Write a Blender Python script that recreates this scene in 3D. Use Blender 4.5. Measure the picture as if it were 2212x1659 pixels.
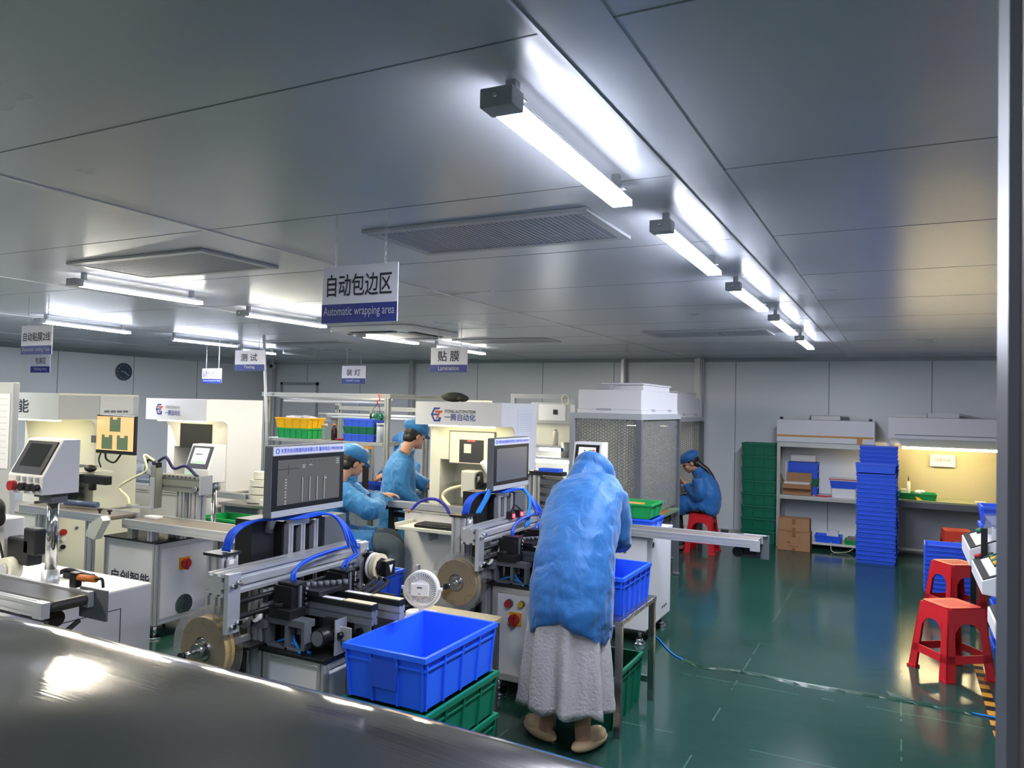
import bpy, bmesh, math, random
from mathutils import Vector, Matrix
random.seed(7)
for _o in list(bpy.data.objects): bpy.data.objects.remove(_o)
SC = bpy.context.scene; COL = SC.collection
R_ = math.radians; PI = math.pi
# ------------------------------------------------------------ camera, world, exposure
F_PX = 1650.0
_yaw, _pit, _rol = R_(26.936), R_(1.586), R_(1.293)
_f = Vector((-math.sin(_yaw)*math.cos(_pit), math.cos(_yaw)*math.cos(_pit), math.sin(_pit)))
_r = Vector((math.cos(_yaw), math.sin(_yaw), 0)); _u = _r.cross(_f)
_r2 = math.cos(_rol)*_r + math.sin(_rol)*_u; _u2 = -math.sin(_rol)*_r + math.cos(_rol)*_u
EYE = Vector((0, 0, 1.70))
cd = bpy.data.cameras.new('camera'); cam = bpy.data.objects.new('camera', cd); COL.objects.link(cam)
cam.matrix_world = Matrix(((_r2.x,_u2.x,-_f.x,EYE.x),(_r2.y,_u2.y,-_f.y,EYE.y),(_r2.z,_u2.z,-_f.z,EYE.z),(0,0,0,1)))
cd.sensor_width = 36.0; cd.lens = F_PX/2212*36.0; cd.clip_start = .05; cd.clip_end = 60
cd.dof.use_dof = True; cd.dof.focus_distance = 5.0; cd.dof.aperture_fstop = 16.0
SC.camera = cam
wd = bpy.data.worlds.new('world'); SC.world = wd; wd.use_nodes = True
wd.node_tree.nodes['Background'].inputs[0].default_value = (.55,.6,.7,1)
wd.node_tree.nodes['Background'].inputs[1].default_value = .02
SC.view_settings.view_transform = 'Standard'; SC.view_settings.look = 'None'
SC.view_settings.exposure = 1.4; SC.view_settings.gamma = 1.0; SC.view_settings.use_curve_mapping = False
SC.cycles.use_denoising = True; SC.cycles.max_bounces = 8; SC.cycles.diffuse_bounces = 4; SC.cycles.glossy_bounces = 4
SC.cycles.transmission_bounces = 6; SC.cycles.transparent_max_bounces = 16
SC.cycles.caustics_reflective = False; SC.cycles.caustics_refractive = False; SC.cycles.sample_clamp_indirect = 6
LAMP_COOL, LAMP_WARM = 88.0, 76.0          # radiance of the tubes in the ceiling lamps
# ------------------------------------------------------------ a pixel of the photograph to a point of the room
def _ray(px, py): return _r2*((px-1106)/F_PX) + _u2*((829.5-py)/F_PX) + _f
def PZ(px, py, z): d = _ray(px,py); return EYE + d*((z-EYE.z)/d.z)
def PY(px, py, y): d = _ray(px,py); return EYE + d*(y/d.y)
def PX(px, py, x): d = _ray(px,py); return EYE + d*(x/d.x)
# ------------------------------------------------------------ materials
def lin(h):
    h = h.lstrip('#'); c = [int(h[i:i+2],16)/255 for i in (0,2,4)]
    return tuple(x/12.92 if x <= .04045 else ((x+.055)/1.055)**2.4 for x in c)+(1,)
def mat(name, col, rough=.5, metal=0, noise=.06, nscale=6, bump=0, bscale=40, spec=.5, emit=0, ecol=None, alpha=1, trans=0, stretch=None, coat=0, ior=1.45):
    m = bpy.data.materials.new(name); m.use_nodes = True; nt = m.node_tree; N = nt.nodes; L = nt.links
    b = N['Principled BSDF']; c = lin(col) if isinstance(col,str) else tuple(col)+(1,)
    b.inputs['Base Color'].default_value = c; b.inputs['Roughness'].default_value = rough; b.inputs['Metallic'].default_value = metal
    b.inputs['Specular IOR Level'].default_value = spec; b.inputs['Alpha'].default_value = alpha
    b.inputs['Transmission Weight'].default_value = trans; b.inputs['IOR'].default_value = ior; b.inputs['Coat Weight'].default_value = coat
    if emit: b.inputs['Emission Color'].default_value = lin(ecol or col) if isinstance(ecol or col,str) else c; b.inputs['Emission Strength'].default_value = emit
    tc = N.new('ShaderNodeTexCoord'); mp = N.new('ShaderNodeMapping'); L.new(tc.outputs['Object'], mp.inputs[0])
    if stretch: mp.inputs['Scale'].default_value = stretch
    if noise:
        n = N.new('ShaderNodeTexNoise'); n.inputs['Scale'].default_value = nscale; n.inputs['Detail'].default_value = 4; L.new(mp.outputs[0], n.inputs[0])
        mx = N.new('ShaderNodeMix'); mx.data_type = 'RGBA'; L.new(n.outputs[0], mx.inputs[0])
        mx.inputs[6].default_value = tuple(x*(1-noise*1.5) for x in c[:3])+(1,); mx.inputs[7].default_value = tuple(min(1,x*(1+noise*1.5)) for x in c[:3])+(1,)
        L.new(mx.outputs[2], b.inputs['Base Color'])
        rr = N.new('ShaderNodeMapRange'); L.new(n.outputs[0], rr.inputs[0]); rr.inputs[3].default_value = max(.02,rough*(1-noise*2)); rr.inputs[4].default_value = min(1,rough*(1+noise*2)); L.new(rr.outputs[0], b.inputs['Roughness'])
    if bump:
        n2 = N.new('ShaderNodeTexNoise'); n2.inputs['Scale'].default_value = bscale; n2.inputs['Detail'].default_value = 3; L.new(mp.outputs[0], n2.inputs[0])
        bp = N.new('ShaderNodeBump'); bp.inputs['Strength'].default_value = bump; bp.inputs['Distance'].default_value = .01; L.new(n2.outputs[0], bp.inputs['Height']); L.new(bp.outputs[0], b.inputs['Normal'])
    return m
def seam_mask(nt, src, axis, pitch, off, width):
    N, L = nt.nodes, nt.links
    sp = N.new('ShaderNodeSeparateXYZ'); L.new(src, sp.inputs[0])
    def mth(op, a, b=None):
        k = N.new('ShaderNodeMath'); k.operation = op
        L.new(a, k.inputs[0]) if not isinstance(a,(int,float)) else setattr(k.inputs[0],'default_value',a)
        if b is not None: L.new(b, k.inputs[1]) if not isinstance(b,(int,float)) else setattr(k.inputs[1],'default_value',b)
        return k.outputs[0]
    x = mth('SUBTRACT', sp.outputs[axis], off); x = mth('DIVIDE', x, pitch); x = mth('FRACT', mth('ADD', x, 100.5)); x = mth('ABSOLUTE', mth('SUBTRACT', x, .5))
    return mth('LESS_THAN', x, width/pitch/2)
M = {}
M['white'] = mat('white_paint','#d9d8da',.35,noise=.02); M['cream'] = mat('cream_and_lamplit_white_paint','#d6d5c6',.38,noise=.02); M['grey'] = mat('grey_paint','#a5a9ad',.4,noise=.02)  # cream also puts warm lamplight on white paint into the colour
M['grey_dark'] = mat('dark_grey_paint','#5c6066',.45); M['alu'] = mat('aluminium','#c9cacd',.36,.65,noise=.05); M['alu_d'] = mat('dull_aluminium','#b4b5ae',.5,.7,noise=.05)
M['steel'] = mat('stainless_steel','#a9a9ab',.28,1,noise=.1,stretch=(1,14,1)); M['chrome'] = mat('chrome','#d5d5d8',.12,1,noise=.02)
M['black'] = mat('black_anodised','#1c1d20',.42,.2); M['blackp'] = mat('black_plastic','#141416',.38); M['rubber'] = mat('black_rubber','#171717',.7); M['belt'] = mat('conveyor_belt','#2c2a28',.42); M['belt_g'] = mat('grey_belt','#6a625b',.45)
M['blue'] = mat('blue_plastic','#2660ec',.4,noise=.04); M['blue_d'] = mat('dark_blue_plastic','#1b46b8',.5); M['bluetray'] = mat('blue_tray_plastic','#3560de',.4,noise=.04)  # blue_d: darker blue plastic of the handle panel and one tray
M['green_d'] = mat('green_crate_plastic','#0a6b50',.42,noise=.05); M['green'] = mat('green_tray_plastic','#1a9a4e',.4,noise=.05); M['yellow'] = mat('yellow_plastic','#e8b010',.4,noise=.05); M['red'] = mat('red_plastic','#c8202a',.33,noise=.04); M['orange_red'] = mat('orange_red_plastic','#d2402a',.35)
M['button_red'] = mat('red_button','#a3262b',.4); M['button_black'] = mat('black_button','#1e1e20',.4); M['button_green'] = mat('green_button','#1c6b43',.4); M['button_yellow'] = mat('yellow_button','#d2a52c',.4); M['switch_yellow'] = mat('yellow_switch_plate','#e89a16',.45); M['orange'] = mat('orange_plastic','#c9702a',.45)
M['card'] = mat('cardboard','#a57b56',.75,noise=.08,nscale=14); M['tape'] = mat('brown_tape','#8b5c35',.35); M['tape_o'] = mat('ochre_tape','#c98a3a',.4); M['paper'] = mat('paper','#d3d4dc',.7,noise=.03); M['paper_w'] = mat('white_paper','#e6e4e2',.7,noise=.03); M['foam'] = mat('white_foam','#dcdad6',.7,noise=.03)
M['ink'] = mat('dark_ink','#20242e',.6,noise=0); M['ink_blue'] = mat('blue_ink','#1d3f8f',.5,noise=0); M['navy'] = mat('navy_print','#27357f',.5,noise=.03); M['logo_orange'] = mat('logo_orange','#c4502e',.5,noise=0); M['sticker_blue'] = mat('sticker_blue_print','#1f55d8',.5,noise=0); M['sign_white'] = mat('white_sign_board','#d6d5df',.45,noise=.02); M['sign_text'] = mat('pale_sign_print','#b9bccb',.6,noise=0)
M['tube_blue'] = mat('blue_air_hose','#1553d6',.3); M['tube_cyan'] = mat('light_blue_air_hose','#1d86e0',.3); M['tube_white'] = mat('cream_hose','#e8e2bd',.4); M['tape_roll'] = mat('gold_tape_roll','#c3a05c',.35,.1,noise=.1); M['tape_pale'] = mat('pale_tape_roll','#c9b98b',.5); M['masking'] = mat('masking_tape','#dccfb0',.6); M['nylon'] = mat('white_nylon','#e6e4e6',.4,noise=.01)
M['acrylic'] = mat('clear_acrylic','#ffffff',.03,noise=0,trans=1,ior=1.12,alpha=.45); M['clear'] = mat('clear_plastic','#f4f6f6',.08,noise=0,trans=.9,ior=1.2,alpha=.6)
M['skin'] = mat('skin','#b98a70',.5,noise=.04,nscale=20); M['hair'] = mat('black_hair','#17130f',.45,noise=.15,nscale=60,stretch=(1,1,.2)); M['denim'] = mat('grey_trousers','#5c6a72',.8,noise=.1,nscale=30); M['dark_cloth'] = mat('dark_trousers','#2b2422',.8,noise=.1); M['slipper'] = mat('beige_slipper','#c8ab86',.6); M['eye'] = mat('dark_eye','#191310',.2)
M['lamp_cool'] = mat('cool_white_tube','#dfe6ff',.4,noise=0,emit=LAMP_COOL,ecol='#eaefff'); M['lamp_warm'] = mat('neutral_white_tube','#fff6dc',.4,noise=0,emit=LAMP_WARM,ecol='#fff6dc'); M['lamp_side']=mat('tube_side_glow','#eef2ff',.4,noise=0,emit=4,ecol='#eef1ff'); M['lamp_desk'] = mat('desk_tube','#ffe6b0',.4,noise=0,emit=26,ecol='#ffe6ae'); M['lamp_work'] = mat('work_tube','#f4f8ff',.4,noise=0,emit=9,ecol='#f4f8ff'); M['lamp_dim'] = mat('unlit_tube','#e6e9ea',.3,noise=0)
M['led_green'] = mat('lit_green_button','#20e070',.3,noise=0,emit=4,ecol='#18e060'); M['led_red'] = mat('red_led','#ff3040',.3,noise=0,emit=8,ecol='#ff2030'); M['glass_dark'] = mat('dark_screen_glass','#26282b',.18,noise=0); M['glass_grey'] = mat('grey_screen_glass','#5b5f66',.25,noise=0)
M['scr_tan'] = mat('tan_screen','#c79b6a',.3,noise=0,emit=.42,ecol='#dfae78'); M['scr_olive'] = mat('olive_screen_block','#56684d',.3,noise=0,emit=.15,ecol='#6f8664'); M['scr_pink'] = mat('pale_screen','#d8b496',.3,noise=0,emit=.3,ecol='#f0cdb0'); M['scr_black'] = mat('dark_screen_block','#33363a',.3,noise=0,emit=.03); M['scr_white'] = mat('white_screen','#e6dcd8',.3,noise=0,emit=.55,ecol='#f3e6e2'); M['scr_grey'] = mat('dim_grey_screen','#4d4c4a',.35,noise=.03,emit=.10,ecol='#6d6a66'); M['scr_pale_line'] = mat('screen_pale_line','#8d8a86',.4,noise=0,emit=.12); M['scr_dark_line'] = mat('screen_dark_line','#2a2928',.4,noise=0); M['scr_g'] = mat('screen_green_key','#59a85a',.4,noise=0,emit=.3); M['scr_r'] = mat('screen_red_key','#c24a48',.4,noise=0,emit=.3); M['scr_y'] = mat('screen_yellow_key','#d8c060',.4,noise=0,emit=.3)
def cloth(name, col, fold=.35):
    m = mat(name, col, .55, noise=.05, nscale=9); nt = m.node_tree; N = nt.nodes; L = nt.links; b = N['Principled BSDF']
    tc = N.new('ShaderNodeTexCoord')
    n = N.new('ShaderNodeTexNoise'); n.inputs['Scale'].default_value = 7; n.inputs['Detail'].default_value = 3; n.inputs['Distortion'].default_value = 1.2
    mp = N.new('ShaderNodeMapping'); mp.inputs['Scale'].default_value = (1.4,1.4,.8); L.new(tc.outputs['Object'], mp.inputs[0]); L.new(mp.outputs[0], n.inputs[0])
    w = N.new('ShaderNodeTexWave'); w.bands_direction = 'X'; w.inputs['Scale'].default_value = 50; L.new(tc.outputs['Object'], w.inputs[0])
    b1 = N.new('ShaderNodeBump'); b1.inputs['Strength'].default_value = fold; b1.inputs['Distance'].default_value = .06; L.new(n.outputs[0], b1.inputs['Height'])
    b2 = N.new('ShaderNodeBump'); b2.inputs['Strength'].default_value = .25; b2.inputs['Distance'].default_value = .002; L.new(w.outputs[0], b2.inputs['Height']); L.new(b1.outputs[0], b2.inputs['Normal']); L.new(b2.outputs[0], b.inputs['Normal'])
    b.inputs['Sheen Weight'].default_value = .15
    return m
M['coat'] = cloth('blue_cleanroom_cloth','#1f609f'); M['coat2'] = cloth('paler_blue_cleanroom_cloth','#2c78b0',.5)
# ------------------------------------------------------------ mesh builder
class MB:
    def __init__(s): s.v=[]; s.f=[]; s.m=[]; s.s=[]
    def add(s, vs, fs, mi=0, smooth=False):
        o=len(s.v); s.v += [Vector(v) for v in vs]; s.f += [tuple(i+o for i in f) for f in fs]; s.m += [mi]*len(fs); s.s += [smooth]*len(fs); return s
    def box(s, lo, hi, mi=0):
        x0,x1=sorted((lo[0],hi[0])); y0,y1=sorted((lo[1],hi[1])); z0,z1=sorted((lo[2],hi[2]))
        return s.add([(x0,y0,z0),(x1,y0,z0),(x1,y1,z0),(x0,y1,z0),(x0,y0,z1),(x1,y0,z1),(x1,y1,z1),(x0,y1,z1)],[(3,2,1,0),(4,5,6,7),(0,1,5,4),(1,2,6,5),(2,3,7,6),(3,0,4,7)],mi)
    def cb(s, c, sz, mi=0): return s.box([c[i]-sz[i]/2 for i in range(3)],[c[i]+sz[i]/2 for i in range(3)],mi)
    def hexa(s, p, mi=0): return s.add(p,[(3,2,1,0),(4,5,6,7),(0,1,5,4),(1,2,6,5),(2,3,7,6),(3,0,4,7)],mi)   # 4 bottom + 4 top corners
    def rbox(s, c, sz, mi=0, M4=None):
        o=len(s.v); s.box([-x/2 for x in sz],[x/2 for x in sz],mi)
        T = Matrix.Translation(c) @ (M4 or Matrix())
        for i in range(o,len(s.v)): s.v[i] = T @ s.v[i]
        return s
    def tube(s, pts, r, n=10, mi=0, cap=True, smooth=True):
        P=[Vector(p) for p in pts]; k=len(P); rs = r if isinstance(r,(list,tuple)) else [r]*k
        up=None; o=len(s.v); vs=[]
        for i in range(k):
            t=(P[min(i+1,k-1)]-P[max(i-1,0)]); t = t.normalized() if t.length>1e-9 else Vector((0,0,1))
            if up is None: up = Vector((0,0,1)) if abs(t.z)<.9 else Vector((1,0,0))
            a=(up-t*up.dot(t)).normalized(); b=t.cross(a); up=a
            vs += [P[i]+(a*math.cos(2*PI*j/n)+b*math.sin(2*PI*j/n))*rs[i] for j in range(n)]
        fs=[(i*n+j,i*n+(j+1)%n,(i+1)*n+(j+1)%n,(i+1)*n+j) for i in range(k-1) for j in range(n)]
        s.add(vs,fs,mi,smooth)
        if cap: s.f += [tuple(o+j for j in reversed(range(n))), tuple(o+(k-1)*n+j for j in range(n))]; s.m += [mi]*2; s.s += [False]*2
        return s
    def cyl(s, a, b, r, r2=None, n=16, mi=0, smooth=True): return s.tube([a,b],[r, r if r2 is None else r2],n,mi,True,smooth)
    def ring(s, c, ax, ro, ri, w, n=32, mi=0):     # annular disc: outer, inner radius, width along ax
        ax=Vector(ax).normalized(); u=ax.orthogonal().normalized(); v=ax.cross(u); c=Vector(c); vs=[]
        for j in range(n):
            d=u*math.cos(2*PI*j/n)+v*math.sin(2*PI*j/n)
            vs += [c+d*ro-ax*w/2, c+d*ro+ax*w/2, c+d*ri+ax*w/2, c+d*ri-ax*w/2]
        fs=[(j*4+q,((j+1)%n)*4+q,((j+1)%n)*4+(q+1)%4,j*4+(q+1)%4) for j in range(n) for q in range(4)]
        return s.add(vs,fs,mi,False)
    def prism(s, poly, ax, a, b, mi=0):            # 2-D outline in the other two axes (cyclic order), extruded along axis ax
        n=len(poly)
        def P(u,v,w): return {0:(w,u,v),1:(u,w,v),2:(u,v,w)}[ax]
        vs=[P(u,v,a) for u,v in poly]+[P(u,v,b) for u,v in poly]
        s.add(vs,[tuple(range(n)),tuple(reversed(range(n,2*n)))]+[(i,n+i,n+(i+1)%n,(i+1)%n) for i in range(n)],mi); return s
    def loft(s, rings, mi=0, smooth=True, cap=True):
        o=len(s.v); n=len(rings[0]); k=len(rings); vs=[p for r in rings for p in r]
        s.add(vs,[(i*n+j,i*n+(j+1)%n,(i+1)*n+(j+1)%n,(i+1)*n+j) for i in range(k-1) for j in range(n)],mi,smooth)
        if cap: s.f += [tuple(o+j for j in reversed(range(n))), tuple(o+(k-1)*n+j for j in range(n))]; s.m += [mi]*2; s.s += [smooth]*2
        return s
    def ell(s, c, r, mi=0, n=14, k=9, M4=None):
        c=Vector(c); rings=[]
        for i in range(k+1):
            t=-PI/2+PI*i/k; t=max(-PI/2+.02,min(PI/2-.02,t)); rg=[]
            for j in range(n):
                p=Vector((r[0]*math.cos(t)*math.cos(2*PI*j/n), r[1]*math.cos(t)*math.sin(2*PI*j/n), r[2]*math.sin(t)))
                rg.append(c+((M4 @ p) if M4 else p))
            rings.append(rg)
        return s.loft(rings,mi)
    def ext(s, lo, hi, ax, mi=0, slots=(1,1), d=None):   # slotted aluminium extrusion along axis ax
        u,v=[i for i in (0,1,2) if i!=ax]; A=hi[u]-lo[u]; B=hi[v]-lo[v]; d=d or min(A,B)*.16
        def side(L,n):
            w=min(A,B)*.2/max(1,1); out=[]
            for q in range(n):
                c=L*(q+.5)/n; out += [(c-w/2,0),(c-w/2,d),(c+w/2,d),(c+w/2,0)]
            return out
        pl=[(0,0)]+side(A,slots[0])+[(A,0)]+[(A-b_,a_) for a_,b_ in side(B,slots[1])]+[(A,B)]+[(A-a_,B-b_) for a_,b_ in side(A,slots[0])]+[(0,B)]+[(b_,B-a_) for a_,b_ in side(B,slots[1])]
        return s.prism([(lo[u]+a_,lo[v]+b_) for a_,b_ in pl], ax, lo[ax], hi[ax], mi)
    def build(s, name, mats, parent=None, bevel=0, seg=2, world=False, loc=None, auto=True):
        me=bpy.data.meshes.new(name); vs=s.v
        if parent is not None and world:
            inv=WM(parent).inverted(); vs=[inv @ v for v in vs]
        elif loc is not None: vs=[v-Vector(loc) for v in vs]
        me.from_pydata(vs,[],s.f)
        for m in (mats if isinstance(mats,(list,tuple)) else [mats]): me.materials.append(M[m] if isinstance(m,str) else m)
        me.polygons.foreach_set('material_index',s.m); me.polygons.foreach_set('use_smooth',s.s)
        bm=bmesh.new(); bm.from_mesh(me); bmesh.ops.recalc_face_normals(bm,faces=bm.faces); bm.to_mesh(me); bm.free(); me.update()
        o=bpy.data.objects.new(name,me); COL.objects.link(o)
        if parent is not None: o.parent=parent
        elif loc is not None: o.location=loc
        if bevel:
            md=o.modifiers.new('edge','BEVEL'); md.width=bevel; md.segments=seg; md.limit_method='ANGLE'; md.angle_limit=R_(40); md.use_clamp_overlap=True
        return o
def WM(o):
    m=Matrix.Translation(o.location) @ o.rotation_euler.to_matrix().to_4x4()
    return (WM(o.parent) @ m) if o.parent else m
def tag(o, label=None, cat=None, group=None, kind=None):
    for k,v in (('label',label),('category',cat),('group',group),('kind',kind)):
        if v: o[k]=v
    return o
def thing(name, label, cat, loc=(0,0,0), rz=0, group=None):
    o=bpy.data.objects.new(name,None); COL.objects.link(o); o.location=loc; o.rotation_euler=(0,0,rz); o.empty_display_size=.1
    return tag(o,label,cat,group)
def part(T, name, mb, mats, bevel=0, world=True, label=None, seg=2):
    o=mb.build(name,mats,T,bevel,seg,world)
    if label: o['label']=label
    return o
def solo(name, mb, mats, label, cat, group=None, loc=None, bevel=0, seg=2): return tag(mb.build(name,mats,None,bevel,seg,loc=loc),label,cat,group)
def struct(name, mb, mats, bevel=0, parent=None):
    o=mb.build(name,mats,parent,bevel,world=parent is not None); return o if parent else tag(o,kind='structure')
def copy_tree(o, parent=None):
    c=o.copy(); COL.objects.link(c); c.parent=parent
    for ch in list(o.children): copy_tree(ch,c)
    return c
def dup(o, loc, rz=0, label=None, group=None):
    c=copy_tree(o); c.location=loc; c.rotation_euler=(0,0,rz)
    if label: c['label']=label
    if group: c['group']=group
    return c
def text(T, name, body, o, ux, uy, h, w=None, m='ink', depth=.0008, align='LEFT', bold=0, parent_is_world=True):
    """lettering lying in the plane of ux, uy from o (lower left), letter height h, squeezed to width w"""
    cu=bpy.data.curves.new(name,'FONT'); cu.body=body; cu.size=1; cu.align_x='LEFT'; cu.extrude=0; cu.resolution_u=3
    t=bpy.data.objects.new('tmp',cu); COL.objects.link(t); bpy.context.view_layer.update()
    me=bpy.data.meshes.new_from_object(t.evaluated_get(bpy.context.evaluated_depsgraph_get())); bpy.data.objects.remove(t); bpy.data.curves.remove(cu)
    if not me.vertices: return None
    xs=[v.co.x for v in me.vertices]; ys=[v.co.y for v in me.vertices]; x0,x1,y0,y1=min(xs),max(xs),min(ys),max(ys)
    sy=h/(y1-y0); sx=(w/(x1-x0)) if w else sy
    ux=Vector(ux).normalized(); uy=Vector(uy).normalized(); nz=ux.cross(uy); inv=WM(T).inverted(); o=Vector(o)
    for v in me.vertices: v.co = inv @ (o+ux*((v.co.x-x0)*sx)+uy*((v.co.y-y0)*sy)+nz*depth)
    if bold:                     # heavier strokes: the same outlines laid a hair apart
        vs=[v.co.copy() for v in me.vertices]; fs=[tuple(p.vertices) for p in me.polygons]; V=[]; F=[]; iv=inv.to_3x3(); k=0
        for a,b in ((0,0),(1,0),(-1,0),(0,1),(0,-1)):
            d=iv @ (ux*(a*bold*sx)+uy*(b*bold*sy)+nz*(.00008*k)); F += [tuple(i+len(V) for i in f) for f in fs]; V += [v+d for v in vs]; k+=1
        me.clear_geometry(); me.from_pydata(V,[],F)
    me.materials.clear(); me.materials.append(M[m]); ob=bpy.data.objects.new(name,me); COL.objects.link(ob); ob.parent=T
    return ob
def arc(c, r, a0, a1, n, ax='xz', off=(0,0,0)):
    out=[]
    for i in range(n+1):
        a=a0+(a1-a0)*i/n; u,v=r*math.cos(a),r*math.sin(a)
        p={'xz':(u,0,v),'yz':(0,u,v),'xy':(u,v,0)}[ax]; out.append(Vector(c)+Vector(p))
    return out
def bez(p, n=12):       # smooth curve through the points
    P=[Vector(q) for q in p]; P=[P[0]*2-P[1]]+P+[P[-1]*2-P[-2]]; out=[]
    for i in range(1,len(P)-2):
        for k in range(n):
            t=k/n; a,b,c,d=P[i-1],P[i],P[i+1],P[i+2]
            out.append(.5*((2*b)+(c-a)*t+(2*a-5*b+4*c-d)*t*t+(3*b-a-3*c+d)*t**3))
    return out+[P[-2]]
ORD=['topmost','second','third','fourth','fifth','sixth','seventh','eighth','ninth','tenth','eleventh','twelfth','thirteenth','fourteenth','fifteenth','sixteenth','seventeenth','eighteenth','nineteenth','twentieth','twenty-first','twenty-second','twenty-third','twenty-fourth','twenty-fifth','twenty-sixth','twenty-seventh','twenty-eighth','twenty-ninth','thirtieth']
# ============================================================ the room
XL, YB, YF, XR, ZC = -10.6, 10.68, -4.2, 2.6, 2.41
def floor_mat():
    m=mat('green_floor_coating','#22423a',.15,noise=.12,nscale=1.3,spec=.5); nt=m.node_tree; N=nt.nodes; L=nt.links; b=N['Principled BSDF']
    src=N['Texture Coordinate'].outputs['Object'] if 'Texture Coordinate' in N else [n for n in N if n.type=='TEX_COORD'][0].outputs['Object']
    s1=seam_mask(nt,src,0,.92,.02,.008); s2=seam_mask(nt,src,1,.92,4.02,.007)
    a=N.new('ShaderNodeMath'); a.operation='MAXIMUM'; L.new(s1,a.inputs[0]); L.new(s2,a.inputs[1])
    nz=N.new('ShaderNodeTexNoise'); nz.inputs['Scale'].default_value=3.1; L.new(src,nz.inputs[0])
    g=N.new('ShaderNodeMath'); g.operation='GREATER_THAN'; g.inputs[1].default_value=.49; L.new(nz.outputs[0],g.inputs[0])
    q=N.new('ShaderNodeMath'); q.operation='MULTIPLY'; L.new(a.outputs[0],q.inputs[0]); L.new(g.outputs[0],q.inputs[1])
    mx=N.new('ShaderNodeMix'); mx.data_type='RGBA'; L.new(q.outputs[0],mx.inputs[0]); L.new(b.inputs['Base Color'].links[0].from_socket,mx.inputs[6]); mx.inputs[7].default_value=lin('#426256'); L.new(mx.outputs[2],b.inputs['Base Color'])
    n3=N.new('ShaderNodeTexNoise'); n3.inputs['Scale'].default_value=5; n3.inputs['Detail'].default_value=2; L.new(src,n3.inputs[0])
    bp=N.new('ShaderNodeBump'); bp.inputs['Strength'].default_value=.05; bp.inputs['Distance'].default_value=.02; L.new(n3.outputs[0],bp.inputs['Height']); L.new(bp.outputs[0],b.inputs['Normal'])
    return m
def panel_mat(name, col, rough, bs, bd):
    m=mat(name,col,rough,noise=.03,nscale=.8,spec=.5); nt=m.node_tree; N=nt.nodes; L=nt.links; b=N['Principled BSDF']
    tc=[n for n in N if n.type=='TEX_COORD'][0]; mp=N.new('ShaderNodeMapping'); mp.inputs['Scale'].default_value=(.6,1.6,1); L.new(tc.outputs['Object'],mp.inputs[0])
    n3=N.new('ShaderNodeTexNoise'); n3.inputs['Scale'].default_value=bs; n3.inputs['Detail'].default_value=1; L.new(mp.outputs[0],n3.inputs[0])
    bp=N.new('ShaderNodeBump'); bp.inputs['Strength'].default_value=bd; bp.inputs['Distance'].default_value=.05; L.new(n3.outputs[0],bp.inputs['Height']); L.new(bp.outputs[0],b.inputs['Normal'])
    return m
M['floor']=floor_mat(); M['ceil']=panel_mat('ceiling_panel_paint','#bcc0c8',.28,1.6,.08); M['wall']=panel_mat('wall_panel_paint','#e2e5e8',.36,1.2,.06); M['seam']=mat('panel_joint','#6c7176',.5,noise=0); M['trim']=mat('aluminium_trim','#b9bcc0',.35,.6)
struct('floor',MB().box((XL-.1,YF-.1,-.1),(XR+.1,YB+.1,0)),'floor')
c=MB().box((XL-.1,YF-.1,ZC),(XR+.1,YB+.1,ZC+.1))
for y in (-.65,.33,1.30,2.27,3.22,4.2,5.2,6.2,7.2,8.2,9.2,10.1): c.box((XL,y-.002,ZC-.0008),(XR,y+.002,ZC+.01),1)
for x in (-2.62,-4.87,-7.1,-9.3): c.box((x-.012,YF,ZC-.004),(x+.012,YB,ZC+.01),2)
struct('ceiling',c,['ceil','seam','trim'])
struct('trim_1',MB().box((-.61,YF,ZC-.002),(-.47,YB,ZC)).box((-.618,YF,ZC-.006),(-.609,YB,ZC),1),['ceil','trim'])
def wall(name,lo,hi,ax,pos,face,inside):
    w=MB().box(lo,hi)
    for p in pos:
        a=list(lo); b=list(hi); a[ax]=p-.004; b[ax]=p+.004; k=1-ax; a[k]=face; b[k]=face+inside*.0015; w.box(a,b,1)
    struct(name,w,['wall','seam'])
wall('wall_back',(XL,YB,0),(XR,YB+.1,ZC),0,[-9.6,-8.4,-7.25,-6.05,-4.9,-3.75,-2.0,-.82,.35,1.5],YB,-1)
wall('wall_left',(XL-.1,YF,0),(XL,YB,ZC),1,[-.5,.7,1.9,3.1,4.3,5.5,6.7,7.9,9.1],XL,1)
wall('wall_right',(XR,YF,0),(XR+.1,YB,ZC),1,[.7,1.9,3.1,4.3,5.5,6.7,7.9,9.1],XR,-1)
wall('wall_front',(XL,YF-.1,0),(XR,YF,ZC),0,[-9,-7.8,-6.6,-5.4,-4.2,-3,-1.8,-.6,.6],YF,1)
def cove(pts): return pts
struct('trim_2',MB().prism([(YB,ZC),(YB-.05,ZC),(YB-.035,ZC-.02),(YB-.02,ZC-.035),(YB,ZC-.05)],0,XL,XR),'trim')
struct('trim_3',MB().prism([(XL,ZC),(XL+.09,ZC),(XL+.06,ZC-.02),(XL+.02,ZC-.06),(XL,ZC-.09)],1,YF,YB),'trim')
struct('baseboard_back',MB().prism([(YB,0),(YB-.06,0),(YB-.04,.02),(YB-.02,.05),(YB,.08)],0,XL,XR),'trim')
struct('baseboard_left',MB().prism([(XL,0),(XL+.06,0),(XL+.02,.05),(XL,.08)],1,YF,YB),'trim')
for i,(px,w) in enumerate(((888,.10),(1347,.07),(1510,.12),(590,.06))):
    x=PY(px,850,YB-.05).x; t=MB().box((x-w/2,YB-.05,.0),(x+w/2,YB-.001,ZC-.001)).box((x-w/2-.02,YB-.03,0),(x-w/2,YB-.001,ZC-.001)); t.cyl((x+w*.25,YB-.06,0),(x+w*.25,YB-.06,ZC),.018,mi=1)
    struct('trim_%d'%(4+i),t,['trim','white'])
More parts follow.
